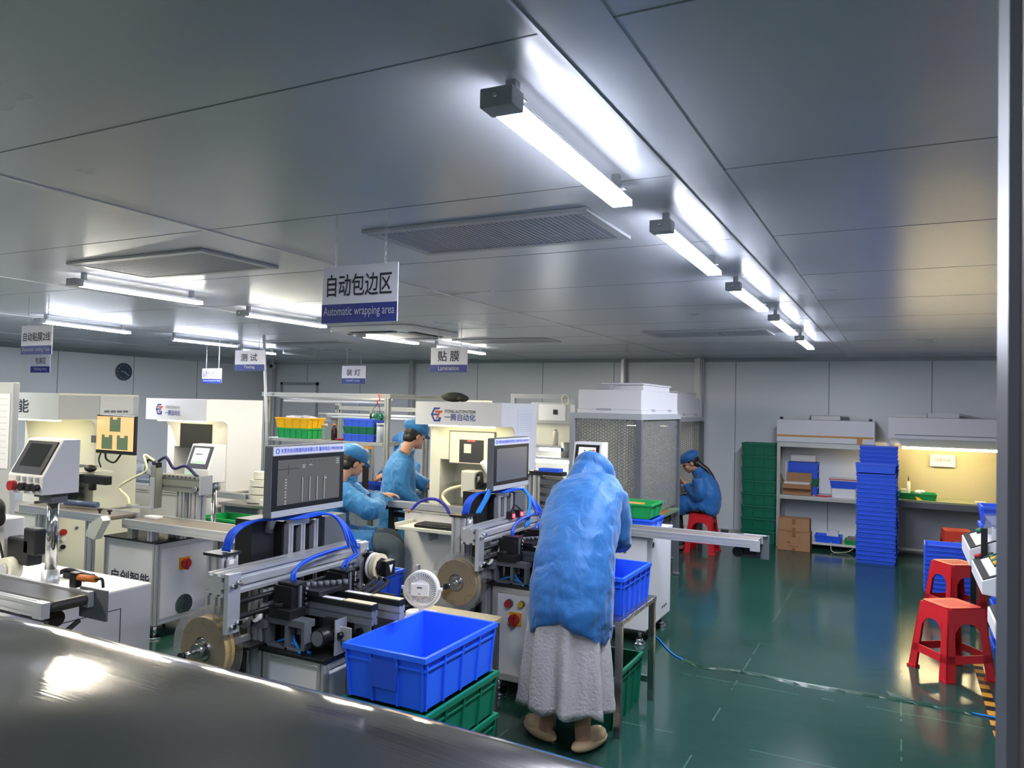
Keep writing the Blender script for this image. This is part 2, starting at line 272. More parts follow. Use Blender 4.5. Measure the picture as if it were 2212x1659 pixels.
# door in the back wall behind the workbenches
xa,xb=PY(612,830,YB).x,PY(684,830,YB).x
d=MB().box((xa-.05,YB-.02,0),(xa,YB-.001,2.03)).box((xb,YB-.02,0),(xb+.05,YB-.001,2.03)).box((xa-.05,YB-.02,1.98),(xb+.05,YB-.001,2.03))
dr=struct('door_1',d,'grey')
struct('door_leaf',MB().box((xa+.005,YB-.012,.005),(xb-.005,YB-.001,1.975)),'wall',parent=dr)
struct('door_handle',MB().cyl((xb-.08,YB-.012,1.0),(xb-.08,YB-.06,1.0),.01).cyl((xb-.08,YB-.055,1.0),(xb-.2,YB-.055,1.0),.01),'chrome',parent=dr)
# dark jamb of the opening the camera looks through
p0=PY(2176,800,.62); j=MB().box((p0.x,.50,0),(p0.x+.14,.62,ZC)).box((p0.x-.006,.56,0),(p0.x,.62,ZC),1)
M['jamb']=mat('dark_door_jamb','#2e2a24',.5,.1,noise=.1); M['jamb2']=mat('jamb_edge','#4c4d52',.4,.3)
struct('trim_8',j,['jamb','jamb2'])
# ============================================================ ceiling lamps
def lamp(a, b, tube, label, group, z=2.33):
    A=PZ(*a,z); B=PZ(*b,z); d=(B-A).normalized(); n=Vector((-d.y,d.x,0)); n = n if n.x<0 else -n     # left bottom edge given; body to the right of it
    c=A-n*.03; Lh=(B-A).length; rz=math.atan2(d.y,d.x)
    T=thing('ceiling_lamp',label,'ceiling lamp',(c.x,c.y,z),rz,group)
    s=[(-.031,0),(.031,0),(.0285,.018),(-.0285,.018)]
    part(T,'diffuser',MB().prism([(-.031,0),(.031,0),(.031,.002),(-.031,.002)],0,.03,Lh),tube,world=False); part(T,'diffuser_side',MB().prism([(-.0305,.0021),(.0305,.0021),(.0305,.018),(-.0305,.018)],0,.03,Lh),'lamp_side',world=False)
    part(T,'housing',MB().prism([(-.022,.0185),(.022,.0185),(.018,.034),(-.018,.034)],0,.02,Lh+.01),'alu',world=False)
    part(T,'end_cap',MB().box((-.03,-.038,-.004),(.029,.038,.038)).cyl((-.031,0,.018),(-.036,0,.018),.006,mi=1,n=8),['grey','chrome'],bevel=.003,world=False)
    for q in (.06,.92): part(T,'bracket',MB().box((Lh*q-.012,-.012,.034),(Lh*q+.012,.012,ZC-z-.0005)).box((Lh*q-.012,-.03,.034),(Lh*q+.012,.03,.037)),'grey',world=False)
    return T
G1='cool tube lamps in the row beside the ceiling strip'
for i,(a,b) in enumerate((((1057,240),(1325,448)),((1412,502),(1530,595)),((1572,627),(1638,673)),((1662,692),(1705,724)),((1719,735),(1745,755)))):
    lamp(a,b,'lamp_cool',['big bright tube lamp, first and largest of the row along the ceiling strip','second tube lamp of the row along the ceiling strip, beyond the largest one','third tube lamp of the row along the ceiling strip','fourth tube lamp of the row along the ceiling strip, by the far air vent','fifth and smallest tube lamp of the row, by the back wall'][i],G1)
for i,(a,b) in enumerate((((155,617),(425,658)),((518,682),(694,708)),((775,728),(895,744)),((930,750),(1040,766)))):
    lamp(a,b,'lamp_warm',['long neutral white tube lamp just beyond the second ceiling vent','neutral white tube lamp leading up to the big hanging wrapping sign','neutral white tube lamp under the corner of the ceiling air conditioner','small neutral white tube lamp behind the lamination sign'][i],'neutral white tube lamps in the middle row')
for i,(a,b) in enumerate((((80,697),(272,721)),((362,735),(505,750)),((512,757),(588,766)))):
    lamp(a,b,'lamp_cool',['cool tube lamp just above the automatic film sign','cool tube lamp above the wall clock and the small quality sign','short cool tube lamp half hidden behind the testing sign'][i],'cool tube lamps nearest the clock wall')
def fill_lamp_at(x,y,L,tube,label,group,rz=PI/2):
    T=[o for o in bpy.data.objects if o.name=='ceiling_lamp' or o.name.startswith('ceiling_lamp.')]
    src=[o for o in T if o.children and any(c.name.startswith('diffuser') and not c.name.startswith('diffuser_side') and c.data.materials[0]==M[tube] for c in o.children)][0]
    c=dup(src,(x,y,src.location.z),rz,label,group); return c
for k,(x,y,tb,lb) in enumerate(((-.79,-.95,'lamp_cool','added unseen fill lamp in the ceiling strip row behind the counter'),(-.79,-2.45,'lamp_cool','added unseen fill lamp in the ceiling strip row, further back'),(-4.45,1.15,'lamp_warm','added unseen neutral white fill lamp over the white film machine'),(-4.4,-.35,'lamp_warm','added unseen neutral white fill lamp behind the white film machine'),(-4.4,-1.9,'lamp_warm','added unseen neutral white fill lamp in the rear part of the room'),(-7.4,2.7,'lamp_cool','added unseen cool fill lamp in the clock wall row by the lettered machine'),(-7.4,1.1,'lamp_cool','added unseen cool fill lamp in the clock wall row, next one back'),(-7.4,-.5,'lamp_cool','added unseen cool fill lamp in the clock wall row, in the rear'))): fill_lamp_at(x,y,1.1,tb,lb,'added unseen fill lamps continuing the rows')  # unseen lamps added to brighten the surfaces facing the camera
a,b=PZ(612,762,2.36),PZ(680,770,2.36); solo('unlit_tube',MB().cyl(a,b,.016).cyl(a,a+Vector((0,0,.05)),.006).cyl(b,b+Vector((0,0,.05)),.006),'lamp_dim','thin unlit white tube fixed under the ceiling near the corner camera','tube lamp')
# ============================================================ vents, air conditioner
M['grille']=mat('grey_perforated_grille','#9aa0ac',.5,.3); M['grille_d']=mat('dark_grille_gap','#33363d',.6)
def vent(x0,x1,y0,y1,label,n=44):
    T=thing('ceiling_vent',label,'air vent',((x0+x1)/2,(y0+y1)/2,ZC-.012),group='ceiling vents'); f=MB(); w=.045
    for lo,hi in (((x0,y0),(x1,y0+w)),((x0,y1-w),(x1,y1)),((x0,y0+w),(x0+w,y1-w)),((x1-w,y0+w),(x1,y1-w))): f.box((*lo,ZC-.014),(*hi,ZC-.0005))
    part(T,'vent_frame',f,'grey',bevel=.003)
    part(T,'backing',MB().box((x0+w,y0+w,ZC-.003),(x1-w,y1-w,ZC-.0005)),'grille_d')
    g=MB(); d=(x1-x0-2*w)/n
    for i in range(n): g.box((x0+w+d*(i+.12),y0+w,ZC-.011),(x0+w+d*(i+.84),y1-w,ZC-.005))
    part(T,'grille',g,'grille')
vent(-1.99,-.995,2.51,3.015,'big rectangular ceiling vent with ribbed grille beside the largest tube lamp')
vent(-3.97,-2.95,2.53,3.04,'plain grey ceiling vent above the long neutral tube lamp'); vent(-4.42,-3.3,7.2,7.66,'far ceiling vent above the lamination sign',30); vent(-2.14,-1.03,6.83,7.36,'far ceiling vent beside the fourth tube lamp of the strip row',30); vent(-6.9,-5.8,6.9,7.3,'thin looking far ceiling vent above the install lamp sign',30)
cx,cy=-4.42,6.15; T=thing('air_conditioner','white square cassette air conditioner in the ceiling behind the wrapping sign','air conditioner',(cx,cy,ZC-.05))
part(T,'panel',MB().prism([(cx-.48,cy-.40),(cx-.40,cy-.48),(cx+.40,cy-.48),(cx+.48,cy-.40),(cx+.48,cy+.40),(cx+.40,cy+.48),(cx-.40,cy+.48),(cx-.48,cy+.40)],2,ZC-.05,ZC-.0005),'white',bevel=.012)
part(T,'intake_grille',MB().box((cx-.25,cy-.25,ZC-.056),(cx+.25,cy+.25,ZC-.051)),'grey',bevel=.003)
for a in range(4):
    u=Vector((math.cos(a*PI/2),math.sin(a*PI/2),0)); v=Vector((-u.y,u.x,0)); c0=Vector((cx,cy,ZC-.053))+u*.36
    part(T,'louvre',MB().rbox(c0,(.07,.5,.006),0,Matrix.Rotation(a*PI/2,4,'Z')).rbox(c0-Vector((0,0,.004)),(.05,.46,.004),1,Matrix.Rotation(a*PI/2,4,'Z') @ Matrix.Rotation(.2,4,'Y')),['grille_d','grey'])
# ============================================================ hanging signs
def sign(y, quad, split, cn, en, label, chains, cnbox, enbox, ztop=ZC):
    (x0,y0),(x1,y1)=quad; A=PY(x0,y0,y); B=PY(x1,y1,y); xl,xr=A.x,B.x; zt=(A.z+PY(x1,y0,y).z)/2; zt=A.z; zb=B.z; zs=zb+(zt-zb)*(1-split)
    T=thing('hanging_sign',label,'sign',((xl+xr)/2,y,zb)); w=xr-xl; h=zt-zb
    part(T,'board',MB().box((xl,y,zb),(xr,y+.006,zt)),'sign_white',bevel=.0015)
    part(T,'caption_band',MB().box((xl,y-.0008,zb),(xr,y,zs)),'navy')
    text(T,'chinese_lettering',cn,(xl+w*cnbox[0],y-.001,zs+(zt-zs)*cnbox[1]),(1,0,0),(0,0,1),(zt-zs)*(cnbox[3]-cnbox[1]),w*(cnbox[2]-cnbox[0]),'ink',bold=.008)
    text(T,'english_lettering',en,(xl+w*enbox[0],y-.0018,zb+(zs-zb)*enbox[1]),(1,0,0),(0,0,1),(zs-zb)*(enbox[3]-enbox[1]),w*(enbox[2]-enbox[0]),'sign_text',bold=.004)
    for q in chains:
        x=xl+w*q; ch=MB(); z=zt-.008; k=0; st=.017
        if ztop-zt < 1.2:
            while z < ztop-.004:
                ch.tube([Vector((x,y+.003,0))+Vector(((.0045 if k%2 else 0)*math.cos(t),(0 if k%2 else .0045)*math.cos(t),min(z+st*.5+(st*.62)*math.sin(t),ztop))) for t in [2*PI*i/8 for i in range(9)]],.0012,5,cap=False); z+=st; k+=1
        part(T,'chain',ch,'alu')
    return T
sign(2.27,((698,578),(857,693)),.67,'自动包边区','Automatic wrapping area','big hanging sign reading Automatic wrapping area above the first monitor',(.17,.83),(.07,.2,.93,.78),(.03,.25,.97,.85))
sign(5.34,((508,757),(571,801)),.69,'测 试','Testing','hanging sign reading Testing above the workbench corner post',(.2,.8),(.2,.22,.75,.75),(.32,.25,.68,.85))
sign(8.08,((739,790),(789,829)),.7,'装 灯','Install Lamp','small hanging sign reading Install Lamp above the workbench shelf',(.2,.8),(.2,.2,.78,.72),(.2,.25,.78,.85))
sign(5.45,((931,751),(1009,804)),.7,'贴 膜','Lamination','hanging sign reading Lamination above the white automation machine',(.2,.82),(.2,.2,.78,.8),(.22,.25,.78,.85))
sign(3.3,((47,704),(111,765)),.7,'自动贴膜2线','Automatic coating I Line','hanging sign reading Automatic coating Line, left of the wall clock',(.2,.84),(.07,.22,.95,.66),(.06,.25,.95,.8))
sign(5.2,((67,766),(107,805)),.65,'包装区','Packing Area','small hanging sign reading Packing Area just below the coating line sign',(.2,.84),(.25,.2,.8,.75),(.2,.28,.85,.8))
sign(6.6,((437,796),(478,828)),.7,'品质外观检验区','Quality Inspection Area','small hanging quality inspection sign between clock and testing sign',(.2,.84),(.05,.2,.95,.75),(.05,.28,.95,.8))
# clock and corner camera
cp=PX(266,803,XL); T=thing('wall_clock','round dark blue wall clock on the side wall','clock',cp)
M['clock']=mat('clock_face','#3c4a5e',.35,noise=.08,nscale=30); x=XL
part(T,'face',MB().cyl((x+.001,cp.y,cp.z),(x+.02,cp.y,cp.z),.125,n=40),'clock'); part(T,'rim',MB().ring((x+.014,cp.y,cp.z),(1,0,0),.135,.122,.026,40),'grey_dark')
hd=MB()
for k in range(12): a=k*PI/6; hd.rbox((x+.021,cp.y+.1*math.sin(a),cp.z+.1*math.cos(a)),(.002,.006,.016),0,Matrix.Rotation(-a,4,'X'))
part(T,'hour_marks',hd,'paper_w')
for q,l in ((R_(125),.09),(R_(-80),.05)): part(T,'hand',MB().rbox((x+.0225,cp.y-l/2*math.sin(q+PI),cp.z-l/2*math.cos(q+PI)),(.002,.008,l),0,Matrix.Rotation(-q,4,'X')),'paper_w')
p=PY(589,790,YB-.35); T=thing('security_camera','small white security camera in the far ceiling corner','camera',p)
part(T,'camera_body',MB().cyl(p+Vector((-.02,.06,.0)),p+Vector((.03,-.07,-.01)),.045,n=18),'white'); part(T,'lens',MB().cyl(p+Vector((.03,-.07,-.01)),p+Vector((.033,-.078,-.011)),.034,n=18),'glass_dark'); part(T,'stem',MB().cyl(p+Vector((0,0,.03)),(p.x,p.y,ZC),.02,.03),'white')
# ============================================================ crates and trays
def crate_mb(L, Wd, H, t=.004, taper=.03, rim=.02, ribs=(4,3), band=True, mi=0):
    """open plastic crate, origin at the centre of its base"""
    m=MB(); a,b=L/2,Wd/2; k=1-taper*2
    def rect(s,z,off=0): return [(-a*s-off,-b*s-off,z),(a*s+off,-b*s-off,z),(a*s+off,b*s+off,z),(-a*s-off,b*s+off,z)]
    A=rect(k,0); B=rect(1,H); C=[(x*(1-t/a*1.2),y*(1-t/b*1.2),z) for x,y,z in B]; D=[(x*(1-t/a*1.2),y*(1-t/b*1.2),t) for x,y,z in A]
    vs=A+B+C+D; fs=[(3,2,1,0),(12,13,14,15)]
    for i in range(4):
        j=(i+1)%4; fs += [(i,j,4+j,4+i),(4+i,4+j,8+j,8+i),(8+i,8+j,12+j,12+i)]
    m.add(vs,fs,mi)
    r=rim*.55
    for q in range(4):
        p,s=B[q],B[(q+1)%4]
        if q%2==0: y0=p[1]; y1=y0-r if q==0 else y0+r; m.box((-a-r,y0,H-rim),(a+r,y1,H),mi)
        else: x0=p[0]; x1=x0+r if q==1 else x0-r; m.box((x0,-b,H-rim),(x1,b,H),mi)
    if band and H>.12:
        z=H-rim-.035; s=k+(1-k)*z/H
        for sy in (-1,1): m.box((-a*s-r*.6,sy*b*s,z),(a*s+r*.6,sy*(b*s+r*.6),z+.008),mi)
        for sx in (-1,1): m.box((sx*a*s,-b*s,z),(sx*(a*s+r*.6),b*s,z+.008),mi)
    e=r*.8
    for n,ax in ((ribs[0],0),(ribs[1],1)):
        for q in range(n+1):
            u=-1+2*q/n; u=max(-.97,min(.97,u))
            for sg in (-1,1):
                w=.004
                if ax==0: m.hexa([(a*k*u-w,sg*b*k,0),(a*k*u+w,sg*b*k,0),(a*k*u+w,sg*(b*k+e),0),(a*k*u-w,sg*(b*k+e),0),(a*u-w,sg*b,H-rim),(a*u+w,sg*b,H-rim),(a*u+w,sg*(b+e),H-rim),(a*u-w,sg*(b+e),H-rim)],mi)
                else: m.hexa([(sg*a*k,b*k*u-w,0),(sg*(a*k+e),b*k*u-w,0),(sg*(a*k+e),b*k*u+w,0),(sg*a*k,b*k*u+w,0),(sg*a,b*u-w,H-rim),(sg*(a+e),b*u-w,H-rim),(sg*(a+e),b*u+w,H-rim),(sg*a,b*u+w,H-rim)],mi)
    return m
def crate(name, label, cat, dims, loc, rz=0, m='bluetray', group=None, **kw):
    o=crate_mb(*dims,**kw).build(name,m); o.location=loc; o.rotation_euler=(0,0,rz); return tag(o,label,cat,group)
# two tall stacks of blue trays in front of the right hand workstations
G='blue trays in the tall stack'; tr=None; zz=.0
for k in range(20):
    i=20-k
    lab='blue plastic tray, %s in the tall front stack'%('lowest' if k==0 else ORD[i]+' from the top')
    x,y=-.232+random.uniform(-.004,.004),9.75+random.uniform(-.004,.004)
    if tr is None: tr=crate('plastic_tray',lab,'tray',(.40,.26,.0502),(x,y,0),0,'bluetray',G,taper=.03,rim=.012,ribs=(4,3),band=False)
    else: dup(tr,(x,y,zz),random.uniform(-.01,.01),lab)
    zz+=.0505
crate('plastic_tray','deeper blue plastic tray lying on top of the tall front stack','tray',(.40,.26,.10),(-.24,9.748,zz+.012),.0,'bluetray',G,taper=.02,rim=.014,ribs=(3,2),band=False)
z2=0
for k in range(26): dup(tr,(-.212+.006*math.sin(k),10.045,z2),random.uniform(-.006,.006),'blue plastic tray, %s in the taller back stack'%('lowest' if k==0 else ORD[25-k]+('' if k==25 else ' from the top')),'blue trays in the taller stack behind'); z2+=.0505
t2=None; z3=0
for k in range(11):
    lab='blue tray in the low stack behind the red stools, %s'%('lowest' if k==0 else (ORD[10-k]+('' if k==10 else ' from the top')))
    if t2 is None: t2=crate('plastic_tray',lab,'tray',(.38,.28,.0427),(.415,8.40,0),0,'bluetray','blue trays in the low stack',taper=.02,rim=.012,ribs=(3,3),band=False)
    else: dup(t2,(.415,8.40,z3),random.uniform(-.012,.012),lab)
    z3+=.043
# eight green crates against the back wall
g=None
for k in range(8):
    lab='dark green crate in the tall stack by the back wall, %s'%('lowest' if k==0 else ORD[7-k]+('' if k==7 else ' from the top'))
    if g is None: g=crate('plastic_crate',lab,'crate',(.40,.30,.158),(-1.62,10.42,0),0,'green_d','green crates in the tall stack',taper=.03,rim=.024,ribs=(3,3))
    else: dup(g,(-1.62+random.uniform(-.004,.004),10.42,k*.1605),0,lab)
# ============================================================ workstation racks along the back wall
def post(m, x, y, z0, z1, w=.04, mi=0): m.ext((x,y,z0),(x+w,y+w,z1),2,mi,(1,1))
xa,xb,y0,y1=-1.385,-.27,10.19,10.66
T=thing('workstation_rack','aluminium workstation rack with taped white hood, between green crates and blue stack','workstation',((xa+xb)/2,10.42,0),group='workstations along the back wall')
for x in (xa,xb-.04):
    for y in (y0,y1-.04): m=MB(); post(m,x,y,0,1.33); part(T,'post',m,'alu_d')
m=MB(); m.ext((xa+.04,y0,1.255),(xb-.04,y0+.04,1.315),0,0,(2,1)); part(T,'top_rail',m,'alu_d')
part(T,'shelf_board',MB().box((xa+.04,y0+.01,.61),(xb-.04,y1,.645)),'white',bevel=.002); m=MB(); m.ext((xa+.04,y0,.60),(xb-.04,y0+.012,.64),0,0,(1,1)); part(T,'shelf_edge',m,'alu_d')
part(T,'lower_shelf',MB().box((xa+.04,y0+.02,.06),(xb-.04,y1,.085)),'cream',bevel=.002)
part(T,'hood',MB().box((xa-.004,y0-.02,1.318),(xb+.004,y1,1.60)),'white',bevel=.004); part(T,'hood_tape',MB().box((xa-.002,y0-.0215,1.385),(xb-.01,y0-.02,1.408)).box((xb-.19,y0-.0215,1.32),(xb-.13,y0-.02,1.39)),'tape_o')
part(T,'back_panel',MB().box((xa+.04,y1-.012,.65),(xb-.04,y1-.002,1.31)),'wall')
for x in (xa+.03,xb-.06): part(T,'corner_bracket',MB().box((x,y0+.01,1.6),(x+.035,y0+.05,1.63)),'blackp')
solo('fan_housing',MB().box((-1.0,10.35,1.602),(-.66,10.6,1.655)).box((-1.04,10.33,1.655),(-.58,10.62,1.66)),'white','white fan housing on the taped rack hood','fan housing',bevel=.003); solo('foam_sheet',MB().box((-1.2,10.3,1.602),(-1.02,10.55,1.615)),'foam','thin white sheet lying on the taped rack hood','sheet')
def carton(label,lo,hi,tape=True,marks=False):
    T=thing('cardboard_box',label,'box',((lo[0]+hi[0])/2,(lo[1]+hi[1])/2,lo[2])); part(T,'carton',MB().box(lo,hi),'card',bevel=.004)
    c=(lo[0]+hi[0])/2
    if tape: part(T,'sealing_tape',MB().box((c-.022,lo[1]-.0008,hi[2]-.07),(c+.022,lo[1],hi[2]-.004)),'tape'); part(T,'lower_tape',MB().box((c-.022,lo[1]-.0008,lo[2]+.002),(c+.022,lo[1],lo[2]+.04)),'tape')
    if marks:
        q=MB()
        for z,w in ((.22,.16),(.10,.05),(.085,.05),(.05,.12)): q.box((c-w/2-(.06 if w==.05 else 0),lo[1]-.0007,lo[2]+z),(c+w/2-(.06 if w==.05 else 0),lo[1],lo[2]+z+.012))
        part(T,'printed_marks',q,mat('faded_print','#8c6446',.8,noise=0))
    return T
carton('larger brown cardboard box on the floor under the rack shelf',(-1.33,9.93,0),(-.955,10.15,.235),marks=True); carton('smaller brown cardboard box on the larger one under the rack shelf',(-1.325,9.95,.237),(-.965,10.14,.39))
# things on that rack
T=thing('open_cardboard_box','open cardboard box with flaps up on the rack shelf','box',(-1.15,10.33,.646)); b=MB(); lo,hi=(-1.315,10.245,.646),(-.98,10.415,.785)
b.box(lo,(hi[0],lo[1]+.004,hi[2])).box((lo[0],hi[1]-.004,lo[2]),hi).box((lo[0],lo[1]+.004,lo[2]),(lo[0]+.004,hi[1]-.004,hi[2])).box((hi[0]-.004,lo[1]+.004,lo[2]),(hi[0],hi[1]-.004,hi[2])).box((lo[0],lo[1],lo[2]),(hi[0],hi[1],lo[2]+.004)); part(T,'carton',b,'card')
part(T,'flap',MB().hexa([(lo[0],lo[1]-.08,.735),(hi[0],lo[1]-.08,.735),(hi[0],lo[1],.783),(lo[0],lo[1],.783),(lo[0],lo[1]-.08,.739),(hi[0],lo[1]-.08,.739),(hi[0],lo[1],.787),(lo[0],lo[1],.787)]),'card')
part(T,'flap',MB().box((lo[0]+.02,hi[1]-.004,.787),(hi[0]-.01,hi[1],.92)),'card'); part(T,'flap',MB().hexa([(lo[0]-.05,lo[1],.90),(lo[0]-.046,lo[1],.90),(lo[0]+.004,lo[1]+.005,.785),(lo[0],lo[1]+.005,.785),(lo[0]-.05,hi[1]-.01,.90),(lo[0]-.046,hi[1]-.01,.90),(lo[0]+.004,hi[1]-.01,.785),(lo[0],hi[1]-.01,.785)]),'card')
for k in range(4): solo('foam_sheet',MB().box((lo[0]+.008,lo[1]+.01,.762+k*.012),(hi[0]-.012+.01*(k%2)-.01,hi[1]-.01,.773+k*.012)),'foam','white foam sheet in the open cardboard box, %s'%('lowest' if k==0 else ORD[3-k]+('' if k==3 else ' from the top')),'sheet','foam sheets in the open carton')
for k,(mm,h,z) in enumerate((('bluetray',.10,.646),('green_d',.10,.748),('bluetray',.10,.85),('bluetray',.10,.952))):
    crate('plastic_crate',['blue crate standing behind the open cardboard box, lowest','green crate in the pile behind the open cardboard box','blue crate lying on the green one behind the open carton','uppermost blue crate behind the open carton, under the white case'][k],'crate',(.34,.20,h),(-1.10,10.535,z),0,mm,'crates behind the open carton',ribs=(3,2),taper=.01)
solo('white_case',MB().box((-1.26,10.45,1.054),(-.95,10.62,1.15)),'foam','white case with clipped corners on top of the piled crates','case',bevel=.02)
solo('white_box',MB().box((-.74,10.28,.646),(-.48,10.5,.76)),'paper_w','plain white box on the rack shelf under a blue tray','box',bevel=.003); crate('plastic_tray','blue tray resting on the plain white box','tray',(.30,.22,.09),(-.61,10.39,.762),0,'bluetray',taper=.05,rim=.012,band=False)
for k,mm in enumerate(('paper_w','red','paper_w')): solo('flat_board',MB().box((-.79+k*.01,10.3,.8535+k*.011),(-.46,10.48,.863+k*.011)),mm,['white flat board lying in the blue tray, lower one','thin red board between two white ones','white flat board on top of the red one'][k],'board')
solo('red_tool',MB().box((-.94,10.28,.646),(-.80,10.32,.662)).cyl((-.80,10.3,.656),(-.72,10.33,.66),.007),'red','small red hand tool lying on the rack shelf','tool',bevel=.003)
crate('plastic_tray','blue tray of parts on the low shelf under the rack','tray',(.30,.22,.085),(-.78,10.36,.086),0,'blue',taper=.04,rim=.012,band=False); solo('power_supply',MB().box((-.80,10.3,.150),(-.665,10.42,.225)).box((-.75,10.32,.225),(-.7,10.4,.24)),'white','white device sticking out of the low blue tray','device',bevel=.004)
crate('plastic_tray','pale green tray on the low shelf near the blue stack','tray',(.26,.24,.055),(-.46,10.36,.086),0,'green',taper=.04,rim=.012,band=False); solo('grey_adapter',MB().box((-.56,10.27,.1005),(-.46,10.36,.18)),mat('taupe_plastic','#7d776c',.5),'taupe adapter box standing in the pale green tray','device',bevel=.006)
solo('loose_cable',MB().tube(bez([(-.74,10.19,.11),(-.72,10.1,.014),(-.6,10.12,.009),(-.52,10.17,.03),(-.45,10.185,.11)],6),.004,6),'tube_white','pale cable hanging from the low rack shelf','cable')
# second workstation with the lit tube
def hex_sheet(name, base, line, scale=55, alpha=.35):
    m=bpy.data.materials.new(name); m.use_nodes=True; nt=m.node_tree; N=nt.nodes; L=nt.links; out=N['Material Output']; b=N['Principled BSDF']
    tc=N.new('ShaderNodeTexCoord'); sp=N.new('ShaderNodeSeparateXYZ'); L.new(tc.outputs['Object'],sp.inputs[0])
    def mth(op,a,b_=None,c=None):
        k=N.new('ShaderNodeMath'); k.operation=op
        for i,v in enumerate((a,b_,c)):
            if v is None: continue
            if isinstance(v,(int,float)): k.inputs[i].default_value=v
            else: L.new(v,k.inputs[i])
        return k.outputs[0]
    h=mth('ADD',sp.outputs[0],sp.outputs[1]); z=sp.outputs[2]; ws=[]
    for a in (0,2*PI/3,4*PI/3): ws.append(mth('COSINE',mth('ADD',mth('MULTIPLY',h,scale*2*math.cos(a)),mth('MULTIPLY',z,scale*2*math.sin(a)))))
    s=mth('ADD',mth('ADD',ws[0],ws[1]),ws[2]); msk=mth('LESS_THAN',s,-1.02)
    mx=N.new('ShaderNodeMix'); mx.data_type='RGBA'; L.new(msk,mx.inputs[0]); mx.inputs[6].default_value=lin(base); mx.inputs[7].default_value=lin(line); L.new(mx.outputs[2],b.inputs['Base Color'])
    b.inputs['Roughness'].default_value=.3
    al=mth('ADD',mth('MULTIPLY',msk,.45),alpha); al=mth('MINIMUM',al,1.0); L.new(al,b.inputs['Alpha'])
    return m
M['hex']=hex_sheet('honeycomb_curtain','#aeb0aa','#54565c',125,.28); M['hex_back']=hex_sheet('honeycomb_back_sheet','#cfc6a0','#8f8862',210,1.0)
xa,xb=-.10,1.06
T=thing('workstation_rack','aluminium workstation with white hood and lit tube behind the tall blue trays','workstation',((xa+xb)/2,10.42,0),group='workstations along the back wall')
for x in (xa,xb-.04):
    for y in (y0,y1-.04): m=MB(); post(m,x,y,0,1.36); part(T,'post',m,'alu_d')
part(T,'worktop',MB().box((xa,y0,.665),(xb,y1,.69)),mat('green_table_mat','#9aa07a',.35),bevel=.002); part(T,'apron',MB().box((xa+.04,y0,.60),(xb-.04,y0+.012,.664)),'grey_dark')
part(T,'hood',MB().box((xa-.02,y0-.06,1.41),(xb+.02,y1,1.66)).box((xa+.05,y0-.064,1.45),(xb-.05,y0-.06,1.458),1),['white','grey_dark'],bevel=.004); part(T,'hood_skirt',MB().hexa([(xa,y0,1.33),(xb,y0,1.33),(xb,y1,1.33),(xa,y1,1.33),(xa-.01,y0-.05,1.41),(xb+.01,y0-.05,1.41),(xb+.01,y1,1.41),(xa-.01,y1,1.41)]),'cream')
part(T,'tube_lamp',MB().cyl((xa+.13,y0-.025,1.305),(xb-.06,y0-.025,1.305),.016),'lamp_desk'); part(T,'lamp_holder',MB().box((xa+.12,y0-.045,1.318),(xb-.02,y0-.005,1.332)).box((xb-.06,y0-.045,1.29),(xb-.03,y0-.005,1.33)),'cream')
part(T,'back_sheet',MB().box((xa+.04,y1-.012,.69),(xb-.04,y1-.004,1.33)),'hex_back'); part(T,'lower_panel',MB().box((xa+.04,y1-.02,.05),(xb-.04,y1-.008,.62)),'grey'); part(T,'foot_rail',MB().box((xa+.04,y0+.1,.08),(xb-.04,y0+.13,.11)),'alu_d')
for x in (xb-.06,): part(T,'corner_bracket',MB().box((x,y0,1.66),(x+.035,y0+.04,1.69)),'blackp')
T=thing('filter_fan','white fan unit with slanted covers on the lit workstation hood','fan housing',(.47,10.4,1.66)); part(T,'housing',MB().box((.29,10.3,1.662),(.62,10.55,1.72)),'white',bevel=.003); part(T,'cover_flap',MB().hexa([(.62,10.3,1.715),(.85,10.3,1.665),(.85,10.55,1.665),(.62,10.55,1.715),(.62,10.3,1.72),(.85,10.3,1.668),(.85,10.55,1.668),(.62,10.55,1.72)]),'grey'); part(T,'cover_flap',MB().hexa([(-.1,10.25,1.665),(.27,10.25,1.665),(.27,10.5,1.665),(-.1,10.5,1.665),(-.1,10.25,1.69),(.27,10.25,1.69),(.27,10.5,1.69),(-.1,10.5,1.69)]),'white')
T=thing('workstation_sign','white card with area name hung on the lit honeycomb sheet','sign',(.47,10.63,1.1)); part(T,'board',MB().box((.335,10.60,1.075),(.60,10.606,1.22)),'paper_w'); text(T,'lettering','组装区#1',(.385,10.599,1.135),(1,0,0),(0,0,1),.04,.17,'ink'); part(T,'hanger',MB().box((.36,10.606,1.2),(.57,10.645,1.215)),'cream')
T=crate('plastic_tray','bright green tray on the lit workstation top','tray',(.40,.26,.075),(.19,10.36,.691),.0,'green',taper=.04,rim=.012,band=False)
T=thing('glue_bottle','white glue bottle with dark nozzle in the green tray','bottle',(.10,10.42,.7)); part(T,'bottle_body',MB().cyl((.10,10.42,.696),(.10,10.42,.88),.022).cyl((.10,10.42,.88),(.10,10.42,.895),.022,.01),'paper_w'); part(T,'nozzle',MB().cyl((.10,10.42,.895),(.10,10.42,.955),.009,.003),'grey_dark')
solo('white_block',MB().box((.02,10.34,.699),(.08,10.44,.80)),'paper_w','small white block in the green tray beside the bottle','block',bevel=.006); solo('crumpled_tissue',MB().ell((.21,10.42,.765),(.05,.035,.03)).ell((.25,10.41,.775),(.03,.03,.02)).ell((.2,10.42,.735),(.045,.03,.03)),'paper_w','crumpled white tissue in the green tray','tissue'); solo('yellow_card',MB().hexa([(.19,10.2,.6905),(.25,10.2,.6905),(.25,10.21,.6905),(.19,10.21,.6905),(.17,10.21,.735),(.21,10.21,.72),(.21,10.22,.72),(.17,10.22,.735)]),'yellow','folded yellow card in front of the green tray','card')
